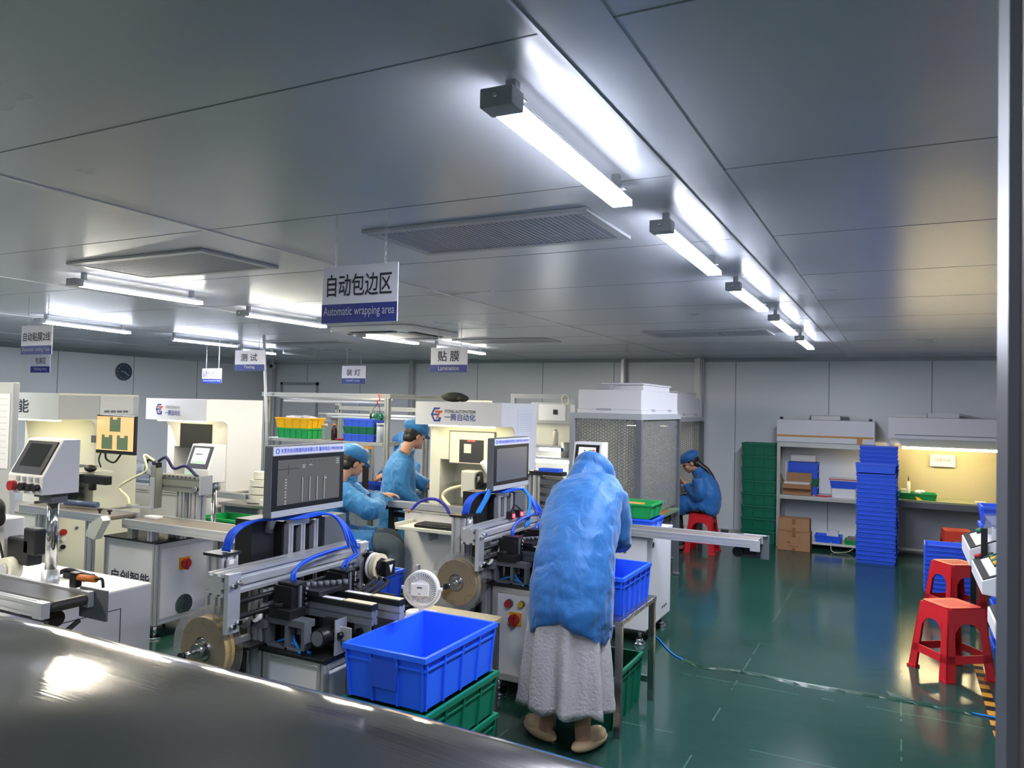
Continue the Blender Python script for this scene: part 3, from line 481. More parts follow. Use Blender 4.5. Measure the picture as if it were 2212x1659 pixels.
solo('paper_strip',MB().box((.79,10.3,.691),(.9,10.5,.70)),'paper_w','pale strip lying at the end of the lit worktop','strip')
# ============================================================ red stools
def stool(label, loc, rz, m='red'):
    T=thing('plastic_stool',label,'stool',loc,rz,'red plastic stools'); H=.46
    def w(z): return .18-.05*z/H
    s=MB(); s.prism([(x*.13,y*.13) for x,y in ((-1,-.8),(-.8,-1),(.8,-1),(1,-.8),(1,.8),(.8,1),(-.8,1),(-1,.8))],2,H-.012,H)
    for k in range(-3,4): s.box((-.085,k*.024-.005,H),(.085,k*.024+.005,H+.0015))
    part(T,'seat',s,m,bevel=.004,world=False)
    for a in range(4):
        q=Matrix.Rotation(a*PI/2,4,'Z')
        def quad(u0,u1,z0,z1,v0=None,v1=None):
            P=[]
            for z,(a_,b_) in ((z0,(u0,u1)),(z1,(v0 if v0 is not None else u0, v1 if v1 is not None else u1))):
                ww=w(z); P += [q@Vector((a_*ww,-ww,z)),q@Vector((b_*ww,-ww,z)),q@Vector((b_*ww,-ww+.007,z)),q@Vector((a_*ww,-ww+.007,z))]
            return P
        ap=MB(); ap.hexa(quad(-.97,.97,H-.10,H-.012)); n=6
        for k in range(n):        # arched head of the side opening
            a0,a1=-.6+1.2*k/n,-.6+1.2*(k+1)/n; d0,d1=.055*(1-math.sqrt(max(0,1-(a0/.6)**2))),.055*(1-math.sqrt(max(0,1-(a1/.6)**2)))
            zt=H-.10

            ww=w(zt); pts=[(a0,zt-d0),(a1,zt-d1),(a1,zt),(a0,zt)]
            ap.hexa([q@Vector((u*w(z),-w(z)+e,z)) for e in (0,.007) for u,z in pts])
        part(T,'apron',ap,m,world=False)
        part(T,'stretcher',MB().hexa(quad(-.97,.97,.115,.165)),m,world=False)
        lg=MB(); lg.hexa(quad(-1,-.62,.0,H-.10)); qb=Matrix.Rotation((a-1)*PI/2,4,'Z'); o=len(lg.v)
        lg.hexa([qb@Vector((x*w(z),-w(z)+e,z)) for z in (0,H-.10) for x,e in ((.62,0),(1,0),(1,.007),(.62,.007))]); f0=w(0)
        lg.box(tuple(q@Vector((-f0-.006,-f0-.006,0))),tuple(q@Vector((-f0+.05,-f0+.05,.014))))
        part(T,'leg',lg,m,world=False)
    return T
stool('red plastic stool nearest the console panels, bright top',(.315,5.86,0),R_(-54)); stool('red plastic stool standing before the low blue tray stack',(.43,7.50,0),R_(33)); stool('orange-red stool under the lit workstation',(.56,9.60,0),R_(5),'orange_red')
stool('red plastic stool under the seated woman by the curtain booth',(-2.10,9.27,0),0)
# ============================================================ console bench along the right
T=thing('side_bench','grey bench under the button consoles','bench',(.9,5.2,0)); part(T,'bench_top',MB().box((.50,3.3,.66),(1.25,7.3,.69)),'grey',bevel=.002)
for x in (.52,1.19):
    for y in (3.34,5.3,7.22): part(T,'leg',MB().box((x,y,0),(x+.04,y+.04,.66)),'black')
def console(label, pA, pB, zA, skirt, wx, buttons, yy=None):
    A=PZ(*pA,zA); B=PZ(*pB,zA); x=(A.x+B.x)/2; ya,yb=yy or (B.y,A.y); T=thing('control_console',label,'console',(x+wx/2,(ya+yb)/2,.69),group='white consoles on the side bench')
    z0=zA-skirt; z1=zA+wx*.42
    part(T,'console_body',MB().hexa([(x,ya,z0),(x+wx,ya,.692),(x+wx,yb,.692),(x,yb,z0),(x,ya,zA),(x+wx,ya,z1),(x+wx,yb,z1),(x,yb,zA)]),'white',bevel=.003)
    n=Vector((-(z1-zA),0,wx)).normalized(); t=Vector((wx,0,z1-zA)).normalized(); L_=(yb-ya)
    def P(u,v,h=.001): return Vector((x,ya,zA))+t*(u*wx*1.08)+Vector((0,v*L_,0))+n*h
    bd=MB()
    for (u0,u1,v0,v1) in ((.02,.12,0.02,.98),(.12,.95,.02,.07),(.12,.95,.93,.98)): bd.hexa([P(u0,v0),P(u1,v0),P(u1,v1),P(u0,v1),P(u0,v0,.006),P(u1,v0,.006),P(u1,v1,.006),P(u0,v1,.006)])
    part(T,'black_border',bd,'rubber')
    pb=MB(); pb.hexa([P(.45,.3),P(.95,.3),P(.95,.93),P(.45,.93),P(.45,.3,.004),P(.95,.3,.004),P(.95,.93,.004),P(.45,.93,.004)]); part(T,'cover_plate',pb,'paper')
    for u,v,mm,r in buttons: part(T,'button',MB().cyl(P(u,v,0),P(u,v,.012),r*1.15,n=14,mi=1).cyl(P(u,v,.012),P(u,v,.03),r,n=14),[mm,'blackp'])
    return T
bt=[(.3,.86,'button_black',.016),(.3,.76,'button_green',.016),(.3,.65,'button_yellow',.016),(.3,.54,'button_green',.016),(.3,.43,'button_yellow',.016),(.34,.24,'red',.024),(.12,.97,'button_red',.022)]
console('white console with a row of green and yellow buttons beside the second stool',(2096,1210),(2124,1256),.80,.07,.34,bt)
console('white console partly behind the door jamb, nearest the front stool',(2147,1312),(2168,1424),.78,.07,.36,[(.45,.84,'button_black',.018),(.45,.74,'button_yellow',.016),(.42,.66,'red',.022)])
q0=console('white console under the shiny clear cover beyond the buttons console',(2082,1158),(2098,1202),.86,.10,.34,[(.3,.8,'button_green',.02)],(5.60,6.25))
A=PZ(2100,1198,.86); T=q0; part(T,'clear_cover',MB().box((A.x+.12,5.62,.70),(A.x+.75,6.2,1.03)),'clear',bevel=.01); part(T,'corner_post',MB().box((A.x+.06,5.585,.695),(A.x+.095,5.598,1.0)),'black')
T=thing('assembly_jig','grey clamp assembly with steel levers behind the clear cover','jig',(A.x+.5,A.y+.9,.69)); b=MB(); x,y=A.x+.56,A.y+.92
part(T,'jig_base',MB().box((x-.1,y,.70),(x+.35,y+.3,.92)),'grey',bevel=.004)
for k in range(3): part(T,'lever',MB().tube([(x+.02+.06*k,y+.1,.92),(x+.05+.06*k,y+.1,1.06),(x-.02+.06*k,y+.02,1.1)],.009,8).cyl((x-.02+.06*k,y+.02,1.1),(x-.05+.06*k,y-.02,1.05),.014,n=8,mi=1),['steel','white'])
for k in range(4): part(T,'cylinder',MB().cyl((x+.03+.045*k,y-.02,1.0-.012*k),(x+.045+.045*k,y+.05,.97-.012*k),.015,n=12),'chrome')
part(T,'upright',MB().box((x+.18,y+.18,.92),(x+.22,y+.22,1.40)),'alu_d')
for k in range(2): crate('parts_bin','blue parts bin, %s of the pair behind the clear cover'%('lower','upper')[k],'bin',(.30,.26,.13),(A.x+.28,A.y+1.05,.80+k*.131) if k else (A.x+.28,A.y+1.05,.80),0,'bluetray','blue parts bins by the clamps',taper=.06,ribs=(2,2))
solo('bin_riser',MB().box((A.x+.1,A.y+.9,.69),(A.x+.44,A.y+1.2,.799)),'grey','grey riser block under the blue parts bins','riser'); 
gg='trays under the side bench'; cols=['bluetray','bluetray','bluetray','green_d','bluetray','bluetray','green','bluetray']; zz=0
for k,mm in enumerate(cols): crate('plastic_tray','%s tray under the console bench, %s'%('green' if 'green' in mm else 'blue','lowest of its stack' if k==0 else 'layer %s of the stack'%('two three four five six seven eight'.split()[k-1])),'tray',(.38,.30,.068),(.80,6.55,zz),0,mm,gg,taper=.03,rim=.012,ribs=(3,3),band=False); zz+=.0695
crate('plastic_tray','small blue tray on a white block by the nearest console','tray',(.26,.2,.09),(.76,4.4,.12),0,'bluetray',taper=.05,rim=.012,band=False); solo('white_block',MB().box((.62,4.28,0),(.9,4.52,.119)),'paper_w','white block on the floor under the small blue tray','block',bevel=.006)
# hazard tape and the taped cable across the floor
hz=mat('hazard_floor_tape','#c98a2a',.5,noise=.03); nt=hz.node_tree; tcn=[n for n in nt.nodes if n.type=='TEX_COORD'][0]; mk=seam_mask(nt,tcn.outputs['Object'],1,.16,0,.08); mx=nt.nodes.new('ShaderNodeMix'); mx.data_type='RGBA'; bb=nt.nodes['Principled BSDF']; nt.links.new(mk,mx.inputs[0]); nt.links.new(bb.inputs['Base Color'].links[0].from_socket,mx.inputs[6]); mx.inputs[7].default_value=lin('#1a1a1a'); nt.links.new(mx.outputs[2],bb.inputs['Base Color']); M['hazard']=hz
solo('hazard_tape',MB().box((.46,3.4,.0),(.515,6.4,.0012)),'hazard','yellow and black hazard tape along the bench edge on the floor','tape')
cp=[PZ(x,y,.006) for x,y in ((1405,1365),(1424,1382),(1445,1405),(1470,1422),(1520,1440),(1600,1449),(1700,1470),(1790,1486),(1900,1503),(2000,1520),(2100,1540),(2180,1556))]; cv=bez(cp,6)
solo('floor_cable',MB().tube(cv,.005,8),'tube_cyan','blue cable crossing the green floor beyond the steel table','cable')
T=thing('floor_tape','dark green tape holding the blue cable to the floor','tape',(cv[30].x,cv[30].y,0)); M['tape_g']=mat('green_floor_tape','#123d2c',.35); tp=MB(); tl=cv[19:61]; L0=[]
for i,p in enumerate(tl):
    d=(tl[min(i+1,len(tl)-1)]-tl[max(i-1,0)]); n=Vector((-d.y,d.x,0)).normalized(); w=.022+.006*math.sin(i*1.7); L0.append([p+n*w-Vector((0,0,.005)),p+n*.009+Vector((0,0,.004)),p+Vector((0,0,.0068)),p-n*.009+Vector((0,0,.004)),p-n*w-Vector((0,0,.005)),p-Vector((0,0,.0055))])
part(T,'tape_strip',tp.loft(L0,smooth=False),'tape_g')
pt=PZ(1925,1507,.004); part(T,'loose_end',MB().hexa([pt,pt+Vector((.12,-.03,0)),pt+Vector((.12,0,.0)),pt+Vector((0,.03,0)),pt+Vector((-.03,.05,.02)),pt+Vector((.10,0,.008)),pt+Vector((.10,.02,.008)),pt+Vector((-.03,.07,.021))]),'tape_g')
# ============================================================ curtain booths with filter fan units
def hose(T,pts,r,m,name='hose',n=8,k=8): return part(T,name,MB().tube(bez(pts,k),r,n),m)
def booth(x0,x1,y0,y1,zt,zf,label,flab,fan=True,side=True):
    T=thing('curtain_booth',label,'booth',((x0+x1)/2,(y0+y1)/2,0)); w=.05
    for x in (x0,x1-w):
        for y in (y0,y1-w): part(T,'post',MB().box((x,y,0),(x+w,y+w,zt-w)).cyl((x+w/2,y+w/2,0),(x+w/2,y+w/2,.03),.05,.03,12),'grey_dark' if x>x0 else 'grey')
    for lo,hi in (((x0,y0,zt-w),(x1,y0+w,zt)),((x0,y1-w,zt-w),(x1,y1,zt)),((x0,y0+w,zt-w),(x0+w,y1-w,zt)),((x1-w,y0+w,zt-w),(x1,y1-w,zt))): part(T,'top_rail',MB().box(lo,hi),'grey')
    zc=.42
    part(T,'curtain',MB().box((x0+w,y0+.02,zc),(x1-w,y0+.023,zt-w)),'hex')
    if side: part(T,'curtain',MB().box((x1-.03,y0+w,zc+.3),(x1-.027,y1-w,zt-w)),'hex')
    part(T,'curtain',MB().box((x0+.02,y0+w,zc),(x0+.023,y1-w,zt-w)),'hex'); part(T,'curtain',MB().box((x0+w,y1-.03,zc),(x1-w,y1-.027,zt-w)),'hex')
    F=thing('filter_fan_unit',flab,'filter unit',((x0+x1)/2,(y0+y1)/2,zt)); a,b=x0+.06,x1-.02; c,d=y0+.05,y1-.08
    part(F,'filter_frame',MB().box((a-.005,c-.005,zt+.001),(b+.005,d+.005,zt+.035)),'white'); part(F,'housing',MB().box((a,c,zt+.036),(b,d,zf)),'white',bevel=.004)
    part(F,'latch',MB().box((a+.18,c-.006,zt+.025),(a+.32,c-.001,zt+.045)),'grey')
    for y in (c+(d-c)*.3,c+(d-c)*.75): part(F,'latch',MB().box((b+.001,y-.05,zt+.02),(b+.006,y+.05,zt+.045)),'grey')
    part(F,'fan_cover',MB().box((a+.2,c+.15,zf+.001),(b-.03,d-.2,zf+.05)).box((a+.17,c+.12,zf+.05),(b-.02,d-.17,zf+.066)),'white',bevel=.004); part(F,'control_box',MB().box((a+.16,c+.03,zf+.001),(a+.3,c+.1,zf+.045)),'grey',bevel=.004)
    if fan:
        L=thing('spot_lamp','small warm spot lamp inside the %s'%('near curtain booth' if y0<8 else 'far curtain booth'),'lamp',((x0+x1)/2,y1-.45,zt-.12)); p=Vector((x0+.3,y1-.45,zt-.12)); part(L,'lamp_shade',MB().cyl(p,p+Vector((0,0,.06)),.06,.03,18).cyl(p+Vector((0,0,.06)),p+Vector((0,0,.12)),.008,n=8),'white'); part(L,'bulb',MB().cyl(p-Vector((0,0,.002)),p,.05,n=18),'lamp_desk')
    return T
booth(-2.70,-2.02,6.5,7.86,1.645,1.86,'grey framed booth with honeycomb curtains under the near filter fan unit','large white filter fan unit on top of the near curtain booth')
booth(-2.98,-2.27,8.6,10.02,1.60,1.84,'grey framed curtain booth behind the seated woman','filter fan unit on the far curtain booth',side=False)
T=thing('work_table','green topped work table inside the near curtain booth','table',(-2.3,7.2,0)); part(T,'table_top',MB().box((-2.62,6.62,.665),(-1.99,7.75,.69)),mat('worn_green_top','#5d7a63',.45),bevel=.002)
for x in (-2.6,-2.1):
    for y in (6.64,7.69): part(T,'leg',MB().box((x,y,0),(x+.035,y+.035,.665)),'grey_dark')
part(T,'plastic_skirt',MB().loft([[(-2.06+.02*math.sin(i*1.9)*s,7.3+.34*i/8*(1-.45*s),.66-.5*s) for i in range(9)]+[(-2.075+.02*math.sin(i*1.9)*s,7.3+.34*i/8*(1-.45*s),.66-.5*s) for i in reversed(range(9))] for s in (0,.35,.7,1)]),mat('dark_plastic_sheet','#3a322a',.2),)
solo('paper_sheet',MB().box((-2.45,6.75,.691),(-2.1,7.1,.693)),'paper_w','white papers on the green table inside the near booth','paper'); solo('brown_sheet',MB().box((-2.14,7.12,.691),(-2.0,7.5,.695)),'tape','brown card strip on the green table edge in the near booth','card')
T=thing('tool_holder','small holder with wooden handled tools on the booth table','tool holder',(-2.42,6.8,.691)); part(T,'cup',MB().cyl((-2.3,6.72,.6935),(-2.3,6.72,.80),.035),'black'); 
for k,(dx,dz) in enumerate(((.03,.22),(.09,.26))): part(T,'tool_handle',MB().hexa([(-2.305,6.715,.75),(-2.29,6.715,.75),(-2.29,6.73,.75),(-2.305,6.73,.75),(-2.305+dx,6.715,.75+dz),(-2.265+dx,6.715,.75+dz-.02),(-2.265+dx,6.73,.75+dz-.02),(-2.305+dx,6.73,.75+dz)]),'card')
T=thing('work_table','work table the seated woman leans over','table',(-2.55,9.3,0)); part(T,'table_top',MB().box((-2.9,8.75,.68),(-2.33,9.9,.705)),'grey_dark',bevel=.002)
for y in (8.8,9.8): part(T,'leg',MB().box((-2.85,y,0),(-2.8,y+.04,.68)),'grey_dark'); part(T,'leg',MB().box((-2.40,y,0),(-2.36,y+.04,.68)),'grey_dark')
crate('plastic_tray','blue tray on the table before the seated woman','tray',(.22,.3,.08),(-2.53,9.3,.706),0,'blue',taper=.05,rim=.012,band=False)
# ============================================================ pipe rack workbench behind the men
x0,x1,y0,y1=-6.40,-4.68,6.42,7.15
T=thing('rack_workbench','pipe frame workbench with shelf of trays and bottles behind the two men','workbench',((x0+x1)/2,6.8,0))
for x,y,z in ((x0,y0,1.74),(x1-.05,y0,1.74),(x0+.42,y1,1.72),(x0+.93,y1,1.60),(x1-.05,y1,1.6)): m=MB(); m.ext((x,y,0),(x+.05,y+.05,z),2,0,(1,1)); part(T,'post',m,'alu_d')
for lo,hi in (((x0-.03,y0,1.74),(x1+.02,y0+.05,1.785)),((x0+.42,y1,1.60),(x1,y1+.04,1.645)),((x0+.05,y1,1.46),(x0+.42,y1+.04,1.50))): m=MB(); m.ext(lo,hi,0,0,(1,1)); part(T,'rail',m,'alu_d')
for x in (x0,x1-.05): m=MB(); m.ext((x,y0+.05,1.74),(x+.045,y1+.3,1.785),1,0,(1,1)); part(T,'rail',m,'alu_d')
for lo,hi,d in (((x0+.2,y0+.12,1.70),(x1-.06,y0+.12,1.70),.022),((x0+.33,y1-.1,1.52),(x1,y1-.1,1.52),.02)): part(T,'tube_light',MB().cyl(lo,hi,d).box((lo[0]-.05,lo[1]-.03,lo[2]+.02),(hi[0],hi[1]+.03,lo[2]+.04)),'lamp_dim')
part(T,'shelf',MB().box((x0+.05,y0-.01,1.245),(x1-.05,y0+.32,1.28)),'alu_d',bevel=.002); part(T,'worktop',MB().box((x0-.02,y0+.2,.72),(x1,y1+.05,.75)),'grey',bevel=.002)
part(T,'white_board',MB().box((-5.62,y0-.03,1.06),(-4.9,y0-.022,1.22)),'acrylic_white' if 'acrylic_white' in M else 'white'); part(T,'yellow_tape',MB().box((-5.62,y0-.032,1.215),(-4.85,y0-.02,1.24)),'tape_o'); part(T,'black_cloth',MB().box((-4.98,y0-.01,.80),(-4.90,y0-.006,1.06)),'rubber')
Y0=y0+.01
crate('plastic_tray','green tray under the yellow one on the workbench shelf','tray',(.44,.26,.11),(-5.98,Y0+.14,1.281),0,'green',taper=.03,rim=.014,ribs=(5,3),band=False); crate('plastic_tray','yellow tray on the green one on the workbench shelf','tray',(.47,.27,.115),(-5.99,Y0+.14,1.392),0,'yellow',taper=.05,rim=.014,ribs=(4,3),band=False)
for k in range(3): solo('sheet_pack',MB().hexa([(-6.15+.13*k,Y0+.08,1.47),(-6.04+.13*k,Y0+.08,1.47),(-6.04+.13*k,Y0+.2,1.47),(-6.15+.13*k,Y0+.2,1.47),(-6.16+.13*k,Y0+.09,1.52+.01*k),(-6.06+.13*k,Y0+.08,1.50+.015*k),(-6.06+.13*k,Y0+.2,1.515),(-6.16+.13*k,Y0+.2,1.53)]),'paper','pale sheet pack in the yellow tray, %s'%('outermost by the corner post','middle one of three','one toward the bottles')[k],'sheet pack','sheet packs in the yellow tray')
def bottle(name,label,x,y,z,prof,m,cap,capm): 
    T=thing(name,label,'bottle',(x,y,z)); n=18; b=MB(); b.loft([[(x+r*math.cos(2*PI*j/n),y+r*math.sin(2*PI*j/n),z+h) for j in range(n)] for h,r in prof]); part(T,'bottle_body',b,m)
    h,r=prof[-1]; part(T,'cap',MB().cyl((x,y,z+h),(x,y,z+h+cap[1]),cap[0],n=16),capm); return T
bottle('water_bottle','clear water bottle with tan lid on the workbench shelf',-5.60,Y0+.1,1.281,[(0,.026),(.01,.031),(.13,.031),(.135,.03)],'clear',(.033,.035),mat('tan_lid','#b79a78',.5)); bottle('tea_bottle','dark tea bottle with orange cap on the workbench shelf',-5.45,Y0+.08,1.281,[(0,.03),(.02,.033),(.10,.033),(.135,.024),(.155,.014)],mat('dark_tea','#2a120d',.15),(.015,.018),'orange')
bottle('thermos','pale grey thermos in front of the stacked trays',-4.83,Y0+.06,1.281,[(0,.034),(.005,.037),(.16,.037),(.17,.033)],mat('pale_thermos','#c2cad4',.35),(.038,.03),mat('thermos_cap','#aab0b8',.4)); bottle('pink_cup','pink cup beside the rack post',-4.70,7.0,1.2,[(0,.05),(.09,.055)],mat('pink_cup','#d29a96',.4),(.05,.004),'paper_w')
for k,mm in enumerate(('bluetray','green_d','bluetray')): crate('plastic_tray',('blue tray at the bottom of three on the workbench shelf','green tray between two blue ones on the workbench shelf','blue tray on top of the three on the workbench shelf')[k],'tray',(.40,.26,.078),(-5.07,Y0+.14,1.281+k*.079),0,mm,'three stacked shelf trays',taper=.03,rim=.012,ribs=(4,3),band=False)
solo('red_rag',MB().ell((-5.38,Y0+.1,1.291),(.07,.05,.01)).ell((-5.32,Y0+.09,1.296),(.04,.03,.012)),mat('red_rag','#c8405a',.7),'small red rag on the workbench shelf between bottle and trays','rag')
def spool(label,x,y,z,rot,group='hanging solder spools'):
    T=thing('solder_spool',label,'spool',(x,y,z),rot,group); part(T,'wire',MB().cyl((-.02,0,0),(.02,0,0),.026,n=20),'chrome',world=False)
    for s in (-1,1): part(T,'flange',MB().ring((s*.024,0,0),(1,0,0),.038,.012,.006,24),'green_d',world=False)
    return T
spool('green solder spool hanging from the red string at the rack corner',-4.85,y0-.03,1.555,.5); spool('green solder spool beside the red string one, hole facing out',-4.76,y0-.035,1.548,1.3); spool('single green solder spool hanging above the standing man',-4.62,7.05,1.55,.4)
T=thing('hanging_string','red and black string tied to the rack corner holding spools','string',(-4.8,y0,1.74)); part(T,'red_knot',MB().tube(bez([(-4.80,y0-.012,1.785),(-4.78,y0-.014,1.73),(-4.81,y0-.015,1.70),(-4.79,y0-.014,1.68)],5),.006,6),'red')
for a,b in ((-4.85,-.03),(-4.76,-.035)): part(T,'cord',MB().tube(bez([(-4.80,y0-.014,1.69),(a,y0+b,1.62),(a,y0+b,1.575)],6),.003,6),'rubber')
part(T,'cord',MB().tube([(-4.62,7.05,1.585),(-4.62,7.1,1.63)],.003,6),'rubber')
T=thing('corner_conduit','slanted white conduit running from the ceiling to the workbench post','conduit',(x0,y0,1.2)); a=PY(570,735,6.3); b=PY(578,1000,6.38); part(T,'pipe',MB().cyl(b,(a.x,a.y,ZC),.016),'white')
# second rack behind, with hooks of tools
T=thing('rack_workbench','paler pipe rack standing behind the first workbench at its end','workbench',(-4.5,7.7,0))
for x in (-4.62,-4.38): m=MB(); m.ext((x,7.5,0),(x+.045,7.545,1.70),2,0,(1,1)); part(T,'post',m,'alu_d')
m=MB(); m.ext((-4.65,7.5,1.70),(-4.05,7.545,1.745),0,0,(1,1)); part(T,'rail',m,'cream'); m=MB(); m.ext((-4.65,7.6,1.42),(-4.1,7.64,1.46),0,0,(1,1)); part(T,'rail',m,'lamp_dim'); part(T,'shelf',MB().box((-4.65,7.4,1.16),(-4.0,7.8,1.19)),'grey'); part(T,'worktop',MB().box((-4.66,7.22,.74),(-4.0,7.9,.77)),'grey')
solo('label_cards',MB().box((-4.56,7.45,1.191),(-4.5,7.5,1.38)),'paper_w','white cards standing on the rear rack shelf','cards'); solo('blue_bin',MB().box((-4.16,7.42,1.191),(-4.02,7.6,1.28)),'bluetray','small blue bin on the rear rack shelf by the standing man','bin',bevel=.004)
solo('tape_holder',MB().cyl((-4.35,7.45,1.191),(-4.35,7.45,1.33),.04),mat('grey_cup','#a9a3a0',.5),'grey cylinder cup on the rear rack shelf','cup')
# third bench with lit tubes, behind the big automation machine
T=thing('inspection_bench','bench with two lit tubes and notice board behind the automation machine','workbench',(-3.4,8.1,0)); x0,x1=-3.95,-3.16
for x in (x0,x1): m=MB(); m.box((x,7.75,0),(x+.05,7.8,1.78)); part(T,'post',m,'grey')
part(T,'notice_board',MB().box((x0,8.3,1.50),(x1+.4,8.31,1.74)),'grey'); part(T,'notice',MB().box((-3.85,8.296,1.53),(-3.5,8.2995,1.72)),'paper'); part(T,'notice',MB().box((-3.44,8.296,1.53),(-3.1,8.2995,1.72)),'paper')
for k,xx in enumerate((-3.66,-3.12)): part(T,'code_patch',MB().box((xx,8.293,1.60),(xx+.06,8.2955,1.66)),'ink')
m=MB(); m.box((x0,7.75,1.78),(x1+.3,7.8,1.83)); part(T,'rail',m,'grey'); part(T,'back_panel',MB().box((x0,8.35,.75),(x1+.4,8.36,1.49)),'cream'); part(T,'shelf',MB().box((x0,8.05,1.22),(x1,8.3,1.245)),'grey'); part(T,'shelf',MB().box((x0,7.78,1.11),(x1,7.95,1.13)),'grey'); part(T,'worktop',MB().box((x0,7.7,.74),(x1+.1,8.4,.77)),'grey')
part(T,'tube_lamp',MB().cyl((-3.67,7.79,1.085),(-3.24,7.79,1.085),.018),'lamp_work'); part(T,'tube_lamp',MB().cyl((-3.72,8.07,1.20),(-3.42,8.07,1.20),.017),'lamp_work')
bottle('spray_bottle','pale bottle standing on the inspection bench shelf',-3.56,8.15,1.246,[(0,.03),(.15,.032),(.17,.02)],mat('pale_bottle','#cfc6b8',.4),(.02,.015),'grey'); 
T=thing('steel_mug','grey printed mug on the inspection bench shelf','mug',(-3.31,7.86,1.131)); part(T,'mug_body',MB().cyl((-3.31,7.86,1.131),(-3.31,7.86,1.30),.05,n=22),'alu_d'); part(T,'printed_patch',MB().box((-3.345,7.805,1.20),(-3.315,7.8085,1.24)),'ink_blue')
T=thing('cable_coil','coil of yellow wire hanging from the inspection bench rail','coil',(-3.27,7.72,1.76)); part(T,'coil',MB().tube([Vector((-3.27+.05*math.cos(t*.9)*(1-.004*t),7.738-.004*math.sin(t*3),1.77+.06*math.sin(t*.9))) for t in range(60)],.004,6),'tube_white')
solo('pink_cloth',MB().ell((-3.63,7.8,.9),(.03,.02,.10)).ell((-3.61,7.8,.83),(.035,.025,.06)),mat('pink_cloth','#d8a79c',.8),'pale pink cloth hanging at the inspection bench','cloth')
# ============================================================ white automation machines (C shaped gantry on a cabinet)
def et_logo(T, o, s, face=(1,0,0)):
    """blue broken hexagon with an orange T, height s, lower left corner o"""
    ux=Vector(face); uz=Vector((0,0,1)); n=ux.cross(uz); o=Vector(o)
    def poly(name,pts,m):
        vs=[o+ux*(x*s)+uz*(y*s)+n*.0012 for x,y in pts]; part(T,name,MB().add(vs,[tuple(range(len(vs)))]),m)
    poly('logo_e',[(.28,1),(.80,1),(.72,.86),(.36,.86),(.2,.56),(.62,.56),(.56,.44),(.2,.44),(.36,.14),(.62,.14),(.70,.32),(.90,.32),(.78,0),(.28,0),(.02,.5)],'ink_blue')
    poly('logo_t',[(.32,.78),(1.0,.78),(.94,.62),(.80,.62),(.58,.2),(.42,.2),(.64,.62),(.40,.62)],'logo_orange')
def gantry(name,label,x0,x1,y0,y1,yc,zb,zh,zt,body,inner,base=None,win=True):
    """head from y0, column from yc, side plates with rounded C cut, on top of a base cabinet"""
    T=thing(name,label,'machine',((x0+x1)/2,(y0+y1)/2,0)); r=.07
    def side(x,m):
        pl=[(y0,zt),(y0,zh)]+[(yc-r+r*math.sin(a),zh-r+r*math.cos(a)) for a in [i*PI/12 for i in range(7)]]+[(yc,zb),(y1,zb),(y1,zt)]
        return MB().prism(pl,0,x,x+.012)
    part(T,'side_plate',side(x0,0),body); part(T,'side_plate',side(x1-.012,0),body)
    part(T,'head_front',MB().box((x0+.012,y0,zh),(x1-.012,y0+.012,zt)),body); part(T,'top_cover',MB().box((x0+.012,y0+.012,zt-.012),(x1-.012,y1,zt)),body); part(T,'head_underside',MB().box((x0+.012,y0+.012,zh),(x1-.012,yc,zh+.01)),inner)
    m=MB(); zw=zb+.40; wl=x0+.10; wr=x1-.07
    if win: m.box((x0+.012,yc,zw),(x1-.012,yc+.012,zh)).box((x0+.012,yc,zb),(wl,yc+.012,zw)).box((wr,yc,zb),(x1-.012,yc+.012,zw)).box((wl,yc+.25,zb),(wr,yc+.262,zw)).box((wl-.012,yc+.012,zb),(wl,yc+.25,zw)).box((wr,yc+.012,zb),(wr+.012,yc+.25,zw)).box((wl,yc+.012,zw),(wr,yc+.25,zw+.012))
    else: m.box((x0+.012,yc,zb),(x1-.012,yc+.012,zh))
    part(T,'inner_panel',m,inner); part(T,'back_cover',MB().box((x0+.012,y1-.012,zb),(x1-.012,y1,zt-.012)),body)
    part(T,'work_light',MB().box((x0+.1,y0+.05,zh-.012),(x1-.1,y0+.09,zh-.001)),'lamp_mach')
    b=base or (x0-.02,x1+.02,y0-.1,y1+.02)
    part(T,'base_cabinet',MB().box((b[0],b[2],.10),(b[1],b[3],zb-.012)),body,bevel=.006); part(T,'deck',MB().box((b[0]-.01,b[2]-.01,zb-.012),(b[1]+.01,b[3]+.01,zb)),'alu_d')
    for x in (b[0]+.06,b[1]-.06):
        for y in (b[2]+.06,b[3]-.06): part(T,'foot',MB().cyl((x,y,.0),(x,y,.03),.04,.025).cyl((x,y,.03),(x,y,.10),.012),'chrome')
    return T
M['lamp_mach']=mat('machine_work_light','#fff3c4',.4,noise=0,emit=10,ecol='#fff0bc')
# --- machine with blue and orange emblem, centre
X0,X1,Y0,YC,Y1=-3.585,-2.778,5.30,5.54,5.95; zb,zh,zt=.83,1.525,1.715
T=gantry('automation_machine','white gantry machine reading YITENG AUTOMATION beside the standing man',X0,X1,Y0,Y1,YC,zb,zh,zt,'white','cream',base=(-3.60,-2.74,5.2,5.97)); YM=T
p=PY(930,910,Y0); q=PY(960,891,Y0); et_logo(T,p,.115); text(T,'english_lettering','YITENG AUTOMATION',(q.x,Y0-.001,q.z-.003),(1,0,0),(0,0,1),.026,.29,'ink',bold=.004); q=PY(960,908,Y0); text(T,'chinese_lettering','一腾自动化',(q.x,Y0-.001,q.z),(1,0,0),(0,0,1),.056,.29,'ink_blue',bold=.01)
part(T,'rule_sheet',MB().box((X1+.0005,5.585,1.43),(X1+.0025,5.86,1.67)),'paper'); m=MB()
for k in range(9): m.box((X1+.0025,5.61,1.48+.018*k),(X1+.003,5.84,1.4808+.018*k))
part(T,'printed_lines',m,'grey_dark')
